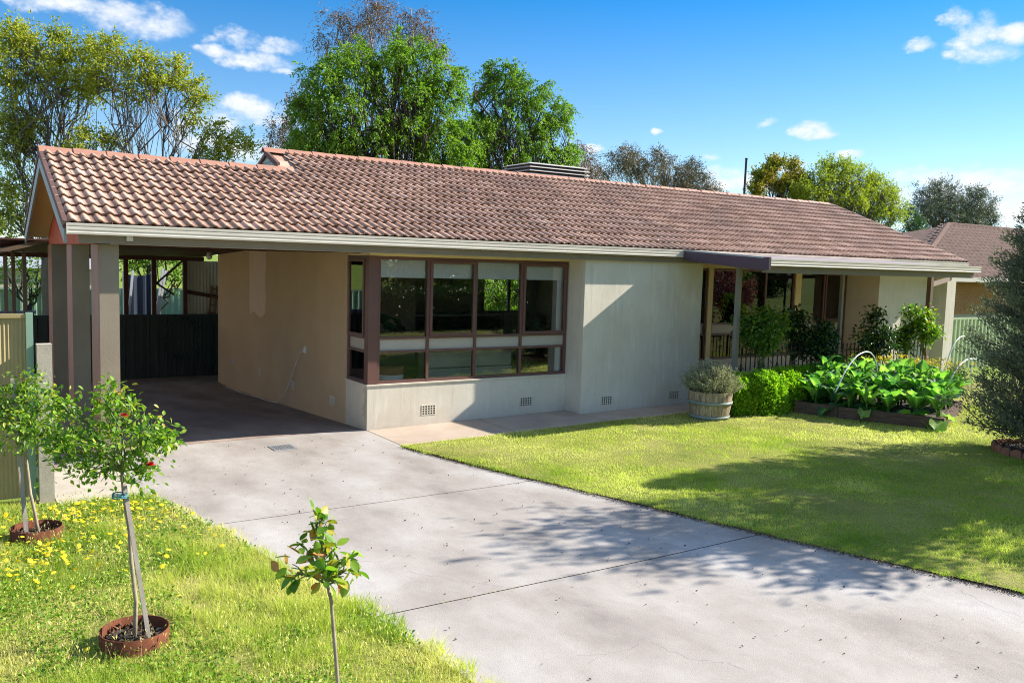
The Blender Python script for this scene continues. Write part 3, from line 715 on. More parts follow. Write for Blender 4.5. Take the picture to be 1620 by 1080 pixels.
def tile_profile(lam, n):
    xs = []; zs = []
    pts = [(0, 0), (.40, .0), (.45, .021), (.55, .030), (.68, .029), (.84, .014), (.97, .001)]
    for k in range(n):
        for a, z in pts: xs.append((k + a) * lam); zs.append(z)
    xs.append(n * lam); zs.append(0)
    return xs, zs
TW, TG = .2853, .295
def tile_arrays():
    lam = TW / 2; xs, zs = tile_profile(lam, 2); n = len(xs); L = TG + .03
    V = []; F = []
    for x, z in zip(xs, zs): V.append((x, 0, z + .036))
    for x, z in zip(xs, zs): V.append((x, L, z + .004))
    for x, z in zip(xs, zs): V.append((x, .004, z + .006))
    for i in range(n - 1):
        F.append((i, i + 1, n + i + 1, n + i)); F.append((2 * n + i, 2 * n + i + 1, i + 1, i))
    return np.array(V), np.array(F)
def build_roof():
    # deck under the tiles
    deck = MB(); t = .03
    X0, XM, X1 = -3.955, -.52, 14.62; YE = -.56; YC, YM = 2.136, 3.173
    def slab(x0, x1, ya, yb, za, zb):
        deck.hexa([(x0, ya, za - t), (x1, ya, za - t), (x1, yb, zb - t), (x0, yb, zb - t), (x0, ya, za), (x1, ya, za), (x1, yb, zb), (x0, yb, zb)])
    slab(X0 + .02, XM, YE + .02, YC, zroof(YE + .02) - .012, zroof(YC) - .012); slab(XM, X1 - .02, YE + .02, YM, zroof(YE + .02) - .012, zroof(YM) - .012)
    slab(X0 + .02, XM, YC, 4.86, zroof(YC) - .012, zroof(-.586) - .012); slab(XM, X1 - .02, YM, 6.93, zroof(YM) - .012, zroof(-.586) - .012)
    roof = deck.build('roof', 'roof_tile', house)
    tv, tf = tile_arrays(); c, s = math.cos(TH), math.sin(TH)
    R = np.array([[1, 0, 0], [0, c, -s], [0, s, c]]); tvr = tv @ R.T
    me = np_mesh('tile', tv, tf, 'roof_tile'); me.materials.append(MATS['tile_edge']); me.polygons.foreach_set('material_index', np.arange(len(tf), dtype=np.int32) % 2)
    rng = np.random.default_rng(3); cells = []
    nrow = int((YM - YE) / c / TG) + 1
    for i in range(nrow):
        y = YE + i * TG * c
        if y > YM - .05: break
        start = X0 if y < YC - .08 else XM
        k = 0 if start == X0 else int(math.ceil((XM - X0) / TW))
        while X0 + (k + 1) * TW < X1 + .02:
            x = X0 + k * TW; cells.append((x, y, zroof(y))); k += 1
    cells = np.array(cells); dep = (cells - CPOS) @ CFW; order = np.argsort(dep)
    for idx in order[:300]:
        x, y, z = cells[idx]; o = link('tile', me, roof, loc=(x, y + rng.normal() * .004, z + rng.uniform(-.003, .003)))
        o.rotation_euler = (TH + rng.normal() * .006, rng.normal() * .006, rng.normal() * .004)
    rest = cells[order[300:]]
    V = (tvr[None] + rest[:, None] + np.concatenate([np.zeros((len(rest), 1, 2)), rng.uniform(-.003, .003, (len(rest), 1, 1))], 2)).reshape(-1, 3)
    F = (tf[None] + (np.arange(len(rest)) * len(tv))[:, None, None]).reshape(-1, 4)
    fm = np_mesh('far_tiles', V, F, 'roof_tile'); fm.materials.append(MATS['tile_edge']); fm.polygons.foreach_set('material_index', np.arange(len(F), dtype=np.int32) % 2); link('far_tiles', fm, roof, kind='stuff')
    # ridge caps, each a bent tile lapped over the next
    def cap_mesh(L):
        mb = MB(); w = .125; n = 6; V = []; F = []
        for j, (xx, lift) in enumerate(((0, .012), (L, 0))):
            for k in range(n + 1):
                a = -1 + 2 * k / n; V.append((xx, a * w, -abs(a) * w * .62 + lift + (.012 if abs(a) < .4 else 0)))
        for k in range(n): F.append((k, k + 1, n + 1 + k + 1, n + 1 + k))
        m = len(V)
        V += [(x + .002, y, z - .02) for x, y, z in V[:n + 1]]
        for k in range(n): F.append((k + 1, k, m + k, m + k + 1))
        mb.add(V, F); return mb.mesh('ridge_cap', 'ridge_tile')
    CL = .428; cm = cap_mesh(CL + .03)
    for x0, x1, y in ((X0 - .01, XM - .05, YC), (XM - .03, X1 - .35, YM)):
        x = x0
        while x < x1:
            o = link('ridge_cap', cm, roof, loc=(x, y, zroof(y) + .055)); o.rotation_euler = (rng.normal() * .02, rng.normal() * .008, rng.normal() * .008); x += CL
    # verge edge strips
    for x, yb_, ya in ((X0 - .012, YC, YE), (XM - .012, YM, YC + .35)):
        MB().hexa([(x, ya, zroof(ya) - .05), (x + .05, ya, zroof(ya) - .05), (x + .05, yb_, zroof(yb_) - .05), (x, yb_, zroof(yb_) - .05),
                   (x, ya, zroof(ya) + .035), (x + .05, ya, zroof(ya) + .035), (x + .05, yb_, zroof(yb_) + .035), (x, yb_, zroof(yb_) + .035)]).build('verge_trim', 'verge_dark', roof)
    ya, yb_ = YC, 4.86
    MB().hexa([(X0 - .012, ya, zroof(YC) - .05), (X0 + .05, ya, zroof(YC) - .05), (X0 + .05, yb_, zroof(-.586) - .05), (X0 - .012, yb_, zroof(-.586) - .05),
               (X0 - .012, ya, zroof(YC) + .03), (X0 + .05, ya, zroof(YC) + .03), (X0 + .05, yb_, zroof(-.586) + .03), (X0 - .012, yb_, zroof(-.586) + .03)]).build('verge_trim', 'verge_dark', roof)
    MB().hexa([(X1 - .03, YE, zroof(YE) - .05), (X1 + .02, YE, zroof(YE) - .05), (X1 + .02, YM, zroof(YM) - .05), (X1 - .03, YM, zroof(YM) - .05),
               (X1 - .03, YE, zroof(YE) + .045), (X1 + .02, YE, zroof(YE) + .045), (X1 + .02, YM, zroof(YM) + .045), (X1 - .03, YM, zroof(YM) + .045)]).build('verge_trim', 'verge_dark', roof)
    # barge boards of the carport gable
    h = .17
    for (ya, za), (yb_, zb) in (((-.54, zroof(-.54)), (YC, zroof(YC))), ((4.84, zroof(-.566)), (YC, zroof(YC)))):
        za -= .055; zb -= .055; x0, x1 = X0 + .0, X0 + .028
        p = [(x0, ya, za - h), (x1, ya, za - h), (x1, yb_, zb - h), (x0, yb_, zb - h), (x0, ya, za), (x1, ya, za), (x1, yb_, zb), (x0, yb_, zb)]
        if ya > yb_: p = [p[3], p[2], p[1], p[0], p[7], p[6], p[5], p[4]]
        MB().hexa(p).build('barge_board', 'barge_blue', house)
    # soffit lining of the verge overhang
    for ya, yb_ in ((-.5, YC), (4.82, YC)):
        za = zroof(-.5) - .10 if ya < 0 else zroof(-.55) - .10; zb = zroof(YC) - .10
        p = [(X0 + .03, ya, za - .015), (-3.62, ya, za - .015), (-3.62, yb_, zb - .015), (X0 + .03, yb_, zb - .015), (X0 + .03, ya, za), (-3.62, ya, za), (-3.62, yb_, zb), (X0 + .03, yb_, zb)]
        if ya > yb_: p = [p[3], p[2], p[1], p[0], p[7], p[6], p[5], p[4]]
        MB().hexa(p).build('verge_soffit', 'gable_soffit', house)
    # ribbed red gable infill
    mb = MB(); y = -.36
    while y < 4.7:
        y1 = y + .032
        top = lambda q: (zroof(q) if q < YC else zroof(2 * YC - q)) - .125
        xa = -3.606
        mb.add([(xa, y, 2.57), (xa, y, top(y)), (xa - .012, y + .008, 2.57), (xa - .012, y + .008, top(y + .008)), (xa - .012, y1 - .008, 2.57), (xa - .012, y1 - .008, top(y1 - .008)), (xa, y1, 2.57), (xa, y1, top(y1))],
               [(0, 1, 3, 2), (2, 3, 5, 4), (4, 5, 7, 6)]); y = y1 + .006
        mb.add([(xa, y1, 2.57), (xa, y1, top(y1)), (xa, y, 2.57), (xa, y, top(y))], [(0, 1, 3, 2)])
    mb.build('gable_panel', 'gable_red', house)
    # upper gable of the main roof: boards
    mb = MB(); z = zroof(YC) - .9
    while z < zroof(YM) - .06:
        hw = (zroof(YM) - .05 - z) / SL; hw1 = (zroof(YM) - .05 - min(z + .14, zroof(YM) - .055)) / SL; z1 = min(z + .14, zroof(YM) - .055)
        mb.hexa([(XM + .03, YM - hw, z), (XM + .07, YM - hw, z), (XM + .07, YM + hw, z), (XM + .03, YM + hw, z), (XM + .055, YM - hw1, z1), (XM + .07, YM - hw1, z1), (XM + .07, YM + hw1, z1), (XM + .055, YM + hw1, z1)]); z += .14
    mb.build('gable_boards', 'weatherboard', house)
    for sgn in (1, -1):
        ya = YM + sgn * 3.4; za = zroof(YM) - 3.4 * SL - .05; zb = zroof(YM) - .05; h = .035; x0, x1 = XM + .0, XM + .025
        p = [(x0, ya, za - h), (x1, ya, za - h), (x1, YM, zb - h), (x0, YM, zb - h), (x0, ya, za), (x1, ya, za), (x1, YM, zb), (x0, YM, zb)]
        if sgn > 0: p = [p[3], p[2], p[1], p[0], p[7], p[6], p[5], p[4]]
        if sgn > 0: MB().hexa(p).build('barge_board', 'verge_dark', house)
    # right gable wall
    MB().add([(14.55, -.4, 2.62), (14.55, 6.8, 2.62), (14.55, YM, zroof(YM) - .06)], [(0, 1, 2)]).add([(14.5, -.4, 2.62), (14.5, 6.8, 2.62), (14.5, YM, zroof(YM) - .06)], [(0, 2, 1)]).build('gable_wall', 'render_cream', house)

def gutter_profile(y, z, h=.126, d=.115):
    """quad gutter with a ribbed face; y is the front lip"""
    return [(y, z - .012), (y, z), (y + .014, z), (y + .014, z - .014), (y + .012, z - .040), (y + .002, z - .044), (y + .002, z - .072), (y + .008, z - .078), (y + .008, z - .098), (y + .0, z - .104), (y + .004, z - h), (y + d, z - h), (y + d, z - .01), (y + d - .008, z - .01), (y + d - .008, z - h + .012), (y + .022, z - h + .012), (y + .022, z - .03), (y + .002, z - .03)]
def build_trim():
    MB().extrude_x(gutter_profile(-.60, 2.798, .126, .1), -3.93, 14.58).build('gutter', 'gutter_cream', house)
    MB().box(-3.935, -3.925, -.60, -.50, 2.672, 2.798).build('gutter_end', 'gutter_cream', house)
    MB().box(-3.80, 6.2, -.498, -.464, 2.575, 2.672).build('fascia', 'fascia_grey', house)
    MB().box(6.2, 14.5, -.498, -.464, 2.575, 2.672).build('fascia', 'fascia_grey', house)
    MB().box(-3.585, .0, -.462, -.33, 2.50 + .085, 2.64).build('carport_beam', 'fascia_grey', house)
    MB().box(-3.46, 6.2, -.462, -.43, 2.571, 2.584).build('soffit_bead', 'gutter_cream', house)
    # soffits
    MB().box(.0, 3.59, -.428, 0.0, 2.588, 2.612).build('soffit', 'soffit_cream', house)
    MB().box(6.25, 12.13, -.462, .80, 2.565, 2.60).build('soffit', 'soffit_cream', house)
    MB().box(12.13, 14.6, -.462, .0, 2.585, 2.612).build('soffit', 'soffit_cream', house)
    MB().box(-3.70, -3.62, -.49, -.36, 2.58, 2.655).build('beam_end', 'gutter_cream', house)
    MB().box(-3.30, -3.23, -.54, -.499, 2.615, 2.668).build('gutter_bracket', 'gutter_cream', house)
    # carport ceiling with its rafters
    mb = MB().box(-3.60, -.002, -.33, 4.9, 2.655, 2.68)
    cl = mb.build('carport_ceiling', 'dark_timber', house)
    for y in np.arange(.3, 4.9, .9): MB().box(-3.59, -.004, y, y + .05, 2.565, 2.654).build('rafter', 'dark_timber', cl)
    bk = MB().hexa([(-4.3, 4.95, 2.62), (-.002, 4.95, 2.62), (-.002, 9.5, 2.40), (-4.3, 9.5, 2.40), (-4.3, 4.95, 2.65), (-.002, 4.95, 2.65), (-.002, 9.5, 2.43), (-4.3, 9.5, 2.43)]).build('rear_awning', 'dark_timber', house)
    MB().box(-4.3, -.002, 9.3, 9.36, 2.30, 2.40).build('awning_beam', 'dark_timber', house)
    # enclosed back of the house, and an unseen roof added to shade the carport
    MB().box(.142, 3.3, 6.942, 8.1, -.6, 2.62).build('back_wall', 'render_cream', house)
    MB().box(-.001, 11.5, 7.0, 9.9, 2.66, 2.72).build('rear_shade_roof', 'dark_timber', house)
    # columns
    for y in (-.353, 2.083, 4.721):
        g = float(gz(-3, y + .3)); col = MB().box(-3.572, -3.357, y, y + .586, g - .1, 2.57).build('carport_column', 'column_grey', house); MB().box(-3.582, -3.5722, y + .003, y + .583, g - .1, 2.568).build('side_board', 'column_mauve', col)
    for q in ((-4.22, 5.2), (-4.02, 6.6), (-3.93, 5.4)):
        MB().box(q[0] - .03, q[0] + .03, q[1], q[1] + .06, -.5, 2.45 if q[0] > -4.1 else 2.36).build('awning_post', 'brown_post', house)
    MB().hexa([(-4.42, 4.98, 2.36), (-3.60, 4.98, 2.60), (-3.60, 8.9, 2.60), (-4.42, 8.9, 2.36), (-4.42, 4.98, 2.43), (-3.60, 4.98, 2.67), (-3.60, 8.9, 2.67), (-4.42, 8.9, 2.43)]).build('lean_to_roof', 'brown_post', house)
    # rear screen frame: posts and braces
    for px in (198, 242, 291):
        p = at(px, 450, 1, 9.5); MB().box(p[0] - .045, p[0] + .045, 9.36, 9.45, -.4, 2.31).build('screen_post', 'dark_timber', house)
    a, b = at(243, 452, 1, 9.4), at(289, 412, 1, 9.4); MB().bar(a, b, .04).build('brace', 'dark_timber', house)
    a, b = at(243, 445, 1, 9.4), at(275, 466, 1, 9.4); MB().bar(a, b, .04).build('brace', 'dark_timber', house)
    mb = MB(); p0, p1 = at(295, 430, 1, 9.42)[0], .6
    xs = np.arange(p0, p1, .038)
    for i in range(len(xs) - 1):
        d0 = .012 * (i % 2); d1 = .012 * ((i + 1) % 2)
        mb.quad((xs[i], 9.5 + d0, .9), (xs[i + 1], 9.5 + d1, .9), (xs[i + 1], 9.5 + d1, 2.30), (xs[i], 9.5 + d0, 2.30))
    mb.build('corrugated_screen', 'light_corrugated', house)
    a, b = at(293, 461, 1, 9.47), at(346, 470, 1, 9.47); MB().bar(a, b, .05, .09).build('screen_rail', 'dark_timber', house)

def build_porch():
    y0, y1 = -.603, -2.36; za, zb = 2.745, 2.655
    # corrugated sheet
    n = 150; xs = np.linspace(5.60, 11.62, n); V = []; F = []
    for i, x in enumerate(xs):
        w = .008 * math.cos(i * math.pi); V += [(x, y0, za + w), (x, y1, zb + w)]
    for i in range(n - 1): F.append((2 * i, 2 * i + 1, 2 * i + 3, 2 * i + 2))
    MB().add(V, F).build('porch_roof', 'porch_sheet', house)
    MB().hexa([(5.575, y1, zb - .17), (5.61, y1, zb - .17), (5.61, -.606, za - .125), (5.575, -.606, za - .125), (5.575, y1, zb + .02), (5.61, y1, zb + .02), (5.61, -.606, za + .03), (5.575, -.606, za + .03)]).build('porch_rake', 'porch_purple', house)
    MB().hexa([(5.568, y1, zb + .021), (5.63, y1, zb + .021), (5.63, -.606, za + .031), (5.568, -.606, za + .031), (5.568, y1, zb + .045), (5.63, y1, zb + .045), (5.63, -.606, za + .055), (5.568, -.606, za + .055)]).build('rake_flashing', 'barge_blue', house)
    MB().extrude_x(gutter_profile(-2.47, 2.68, .118, .105), 5.61, 11.66).build('porch_gutter', 'gutter_cream', house)
    MB().box(5.56, 5.609, -2.475, -2.362, 2.50, 2.70).build('gutter_end', 'porch_purple', house)
    MB().box(5.612, 11.6, -2.36, -2.30, 2.455, 2.60).build('porch_beam', 'fascia_grey', house)
    MB().hexa([(5.63, -2.29, 2.585), (11.6, -2.29, 2.585), (11.6, -.606, 2.635), (5.63, -.606, 2.635), (5.63, -2.29, 2.60), (11.6, -2.29, 2.60), (11.6, -.606, 2.65), (5.63, -.606, 2.65)]).build('porch_soffit', 'soffit_cream', house)
    ps = -1.35
    for px, mat, w in ((1168, 'post_grey', .075), (1332, 'post_grey', .06), (1471, 'brown_post', .09)):
        p = at(px, 460, 1, ps); MB().box(p[0] - w / 2, p[0] + w / 2, ps - w / 2, ps + w / 2, .05, 2.605).build('porch_post', mat, house)
    p = at(1471, 460, 1, ps); a = (p[0] + .05, ps, 2.30); b = (14.3, -.35, 2.42)
    MB().bar(a, b, .06, .09).build('side_beam', 'brown_post', house)
build_walls(); build_vents(); build_windows(); build_roof(); build_trim(); build_porch()
# ------------------------------------------------------------------ things on and in the house
def build_house_things():
    # evaporative cooler on the roof
    p0, p1 = at(815, 270, 1, 4.3), at(910, 270, 1, 4.3); x0, x1 = p0[0], p1[0]; zt = at(860, 263, 1, 4.3)[2]; zb = zt - .62
    root = thing('evaporative_cooler', ((x0 + x1) / 2, 4.3, zb), 'beige louvred evaporative cooler standing on the back of the roof ridge', 'air cooler')
    w = (x1 - x0) / 2; hb = zt - zb
    MB().box(-w + .09, w - .09, -.46, .46, -.2, hb - .04).build('casing', 'dark_furniture', root)
    MB().add([(-w, -.55, hb - .04), (w, -.55, hb - .04), (w, .55, hb - .04), (-w, .55, hb - .04), (-w + .12, -.43, hb), (w - .12, -.43, hb), (w - .12, .43, hb), (-w + .12, .43, hb)], [(0, 3, 2, 1), (4, 5, 6, 7), (0, 1, 5, 4), (1, 2, 6, 5), (2, 3, 7, 6), (3, 0, 4, 7)]).build('lid', 'cooler_grey', root)
    for k in range(6):
        z = hb - .075 - k * .075
        MB().hexa([(-w, -.56, z - .035), (w, -.56, z - .035), (w, .56, z - .035), (-w, .56, z - .035), (-w + .05, -.51, z), (w - .05, -.51, z), (w - .05, .51, z), (-w + .05, .51, z)]).build('louvre', 'cooler_grey', root)
    p = at(1177, 307, 1, 4.0); q = at(1180, 252, 1, 4.0)
    r = thing('vent_pipe', (p[0], 4.0, p[2] - .5), 'thin dark vent pipe rising above the roof ridge', 'pipe')
    MB().tube([(0, 0, 0), (.02, 0, q[2] - p[2] + .5)], .028, 8).build('pipe', 'black_iron', r)
    MB().tube([(.02, 0, q[2] - p[2] + .49), (.02, 0, q[2] - p[2] + .53)], .034, 8).build('cap', 'black_iron', r)
    # globe lamps
    def globe(pos, label, s=.07):
        r = thing('wall_lamp', pos, label, 'lamp')
        pr = [(0.001, -s)] + [(s * math.sin(a), -s * math.cos(a)) for a in np.linspace(.2, math.pi - .2, 9)] + [(.001, s)]
        MB().lathe(pr, 16).build('globe', 'white_plastic', r, True)
        MB().lathe([(.001, s * .95), (.045, s * .95), (.045, s * 1.35), (.001, s * 1.35)], 14).build('base', 'gutter_cream', r)
    globe((6.30, .55, 2.44), 'round white globe lamp under the porch soffit', .10)
    p = at(331, 406, 1, 7.4); globe((p[0] + .0, 7.4, p[2]), 'small round bare lamp at the back of the carport ceiling', .065)
    # extension lead plugged in the carport wall
    pts = [(-.03, 2.57, .90), (-.05, 2.7, .86), (-.045, 2.95, .60), (-.05, 3.2, .30), (-.05, 3.5, .0), (-.06, 3.8, -.17), (-.09, 4.2, -.20), (-.06, 5.0, -.245), (-.10, 5.8, -.29), (-.05, 6.6, -.33), (-.07, 7.2, -.35)]
    pts = [(x, y, max(z, float(gz(0, y)) + .012)) for x, y, z in pts]
    root = thing('extension_lead', (-.05, 4, -.2), 'thin white power lead hanging from the carport wall outlet', 'cable')
    MB().tube([(x + .05, y - 4, z + .2) for x, y, z in pts], .007, 6).build('cord', 'white_plastic', root, True)
    MB().box(.015, .045, -1.46, -1.40, 1.08, 1.14).build('plug', 'white_plastic', root)
    # roller blinds behind the bay panes
    lab = ['white roller blind half down in the leftmost bay pane', 'roller blind behind the second bay pane, seen through reflections', 'white roller blind in the third bay pane above the kitchen view', 'roller blind in the rightmost bay pane']
    for (x0, x1), l, m in zip(((.20, .955), (1.01, 1.79), (1.835, 2.645), (2.695, 3.53)), lab, ('blind_white', 'blind_white', 'blind_white', 'blind_white')):
        r = thing('roller_blind', ((x0 + x1) / 2, .10, 2.5), l, 'blind', 'blinds in the bay window')
        h = (x1 - x0) / 2
        MB().box(-h, h, .0, .003, -.265, -.02).build('cloth', m, r); MB().tube([(-h, .02, -.02), (h, .02, -.02)], .022, 10).build('roller', m, r); MB().tube([(-h, .001, -.268), (h, .001, -.268)], .010, 6).build('bottom_bar', 'blind_white', r)
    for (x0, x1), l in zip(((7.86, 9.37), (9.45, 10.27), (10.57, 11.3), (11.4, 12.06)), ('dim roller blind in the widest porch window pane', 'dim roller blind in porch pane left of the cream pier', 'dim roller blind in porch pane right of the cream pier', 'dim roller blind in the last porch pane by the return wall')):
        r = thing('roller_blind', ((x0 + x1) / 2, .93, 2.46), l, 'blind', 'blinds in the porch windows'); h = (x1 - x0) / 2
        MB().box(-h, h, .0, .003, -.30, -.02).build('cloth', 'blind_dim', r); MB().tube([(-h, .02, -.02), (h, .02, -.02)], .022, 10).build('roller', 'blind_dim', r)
    # curtain strips at the window edges
    def curtain(pos, ax, w, h, label):
        V = []; F = []; n = 14
        for i in range(n + 1):
            a = i / n * w; d = .018 * math.sin(i * 1.9)
            for z in (0, h): V.append((a, d, z) if ax == 'x' else (d, a, z))
        for i in range(n): F.append((2 * i, 2 * i + 2, 2 * i + 3, 2 * i + 1))
        o = MB().add(V, F).mesh('curtain', 'curtain_white', True); link('curtain', o, None, label, 'curtain', loc=pos)
    curtain((.12, .60, .70), 'y', .16, 1.78, 'white curtain strip inside the side window of the bay')
    curtain((3.44, .13, .70), 'x', .11, 1.78, 'white curtain strip at the right edge of the bay window')
    # furniture behind the bay glass
    r = thing('kitchen_bench', (3.6, 5.4, .33), 'dark kitchen bench seen through the third bay pane', 'bench')
    MB().box(-1.6, 1.9, -.3, .3, 0, .95).build('cabinet', 'dark_furniture', r); MB().box(-1.65, 1.95, -.36, .36, .95, .99).build('bench_top', 'sofa_cloth', r)
    for k, x in enumerate((2.75, 3.5)):
        r = thing('bar_stool', (x, 4.75, .33), 'dark bar stool at kitchen bench, %s of the two' % ('left' if k == 0 else 'right'), 'stool')
        MB().lathe([(.001, .68), (.17, .68), (.18, .70), (.17, .73), (.001, .73)], 16).build('seat', 'dark_furniture', r)
        for a in range(4):
            c, s = math.cos(a * math.pi / 2 + .8), math.sin(a * math.pi / 2 + .8); MB().tube([(c * .2, s * .2, 0), (c * .12, s * .12, .68)], .014, 6).build('leg', 'black_iron', r)
    r = thing('sofa', (1.85, .55, .33), 'pale grey sofa with stacked cushions behind the lower bay panes', 'sofa')
    MB().box(-.75, .85, -.25, .35, .0, .22).build('base', 'sofa_cloth', r)
    MB().box(-.75, .85, -.25, .0, .235, .48).build('backrest', 'sofa_cloth', r); MB().box(-.75, .85, -.22, .0, .495, .74).build('cushion', 'sofa_cloth', r)
    MB().box(.86, 1.0, -.25, .35, .0, .55).build('armrest', 'dark_furniture', r)
    r = thing('plant_pot', (.52, .32, .33), 'white pot with brown rim behind the lower left bay pane', 'pot')
    MB().lathe([(.001, .0), (.15, .0), (.185, .28), (.195, .46), (.18, .46), (.001, .44)], 24).build('pot', 'white_plastic', r, True)
    MB().lathe([(.197, .44), (.20, .45), (.20, .56), (.18, .57), (.17, .5)], 24).build('rim', 'ladder_wood', r, True)
    r = thing('framed_picture', (.80, .40, 1.30), 'dark round-framed picture standing inside the left bay pane', 'picture')
    MB().box(-.16, .16, 0, .02, 0, .20).build('frame', 'dark_furniture', r); MB().lathe([(.001, 0), (.1, 0)], 20).build('face', 'pale_concrete', r)
    r.children[1].rotation_euler = (math.pi / 2, 0, 0); r.children[1].location = (0, -.003, .10)
    def houseplant(name, pos, n, size, spread, h, seed, label):
        rng = np.random.default_rng(seed); r = thing(name, pos, label, 'plant')
        MB().lathe([(.001, -.3), (.1, -.3), (.13, 0), (.001, -.02)], 16).build('pot', 'dark_furniture', r, True)
        segs = []; parts = []
        for k in range(n):
            a = rng.uniform(0, 6.28); q = np.array([math.cos(a) * spread * rng.uniform(.3, 1), math.sin(a) * spread * rng.uniform(.2, .6), h * rng.uniform(.3, 1)])
            s, _ = curve_segs((0, 0, -.02), q, .006, .003, rng, 3, .05, .1); segs += s
            m = MB(); L = size * rng.uniform(.7, 1.2); W = L * .38; d = np.array([math.cos(a), math.sin(a) * .6, -.35]); d /= np.linalg.norm(d); sd_ = np.cross(d, (0, 0, 1)); sd_ /= np.linalg.norm(sd_); nn = np.cross(sd_, d)
            V = []
            for t, w_ in ((0, .08), (.25, .8), (.5, 1), (.75, .8), (1, .05)):
                for sgn in (-1, 0, 1): V.append(q + d * L * t + sd_ * W * w_ * sgn + nn * (.03 * abs(sgn) - .1 * t * t * L))
            F = [(i * 3 + j, i * 3 + j + 1, i * 3 + j + 4, i * 3 + j + 3) for i in range(4) for j in range(2)]
            m.add(V, F); m.build('leaf', 'house_plant', r, True)
        v, f = tubes(segs, 5); link('stem', np_mesh('stem', v, f, 'green_stem'), r)
    houseplant('house_plant', (.45, .42, 1.32), 9, .22, .22, .38, 11, 'big-leaved house plant inside the left bay pane')
    houseplant('house_plant', (3.15, .45, 1.28), 10, .14, .26, .32, 12, 'leafy house plant inside the right bay pane')
    houseplant('house_plant', (3.05, .40, .75), 8, .16, .18, .38, 13, 'low house plant behind the lower right bay pane')
build_house_things()

def corrugated(mb, p0, p1, z0, z1, pitch=.19, d=.028, base=None):
    """trapezoid sheet fence panel from p0 to p1 (xy)"""
    p0 = np.array(p0, float); p1 = np.array(p1, float); L = np.linalg.norm(p1 - p0); t = (p1 - p0) / L; nrm = np.array([t[1], -t[0]])
    prof = []; s = 0.0
    while s < L:
        for a, h in ((0, 0), (.55, 0), (.62, 1), (.93, 1), (1.0, 0)):
            if s + a * pitch <= L: prof.append((s + a * pitch, h * d))
        s += pitch
    V = []; F = []
    for a, h in prof:
        q = p0 + t * a + nrm * h; V += [(q[0], q[1], z0), (q[0], q[1], z1)]
    for i in range(len(prof) - 1): F.append((2 * i, 2 * i + 2, 2 * i + 3, 2 * i + 1))
    mb.add(V, F); return mb
def fence(name, pts, z0, z1, mat, label, post='same', rail=.05):
    r = thing(name, (pts[0][0], pts[0][1], z0), label, 'fence'); o = np.array([pts[0][0], pts[0][1]])
    for a, b in zip(pts[:-1], pts[1:]):
        a2 = np.array(a) - o; b2 = np.array(b) - o; L = np.linalg.norm(b2 - a2); n = max(1, int(round(L / 2.37)))
        for k in range(n):
            c = a2 + (b2 - a2) * k / n; d = a2 + (b2 - a2) * (k + 1) / n
            corrugated(MB(), c, d, -.05, z1 - z0 - .04).build('panel', mat, r)
            MB().bar((c[0], c[1], z1 - z0 - .03), (d[0], d[1], z1 - z0 - .03), .045, .06).build('rail', mat if post == 'same' else post, r)
            MB().box(c[0] - .03, c[0] + .03, c[1] - .03, c[1] + .03, -.3, z1 - z0 + .003).build('post', mat if post == 'same' else post, r)
    return r
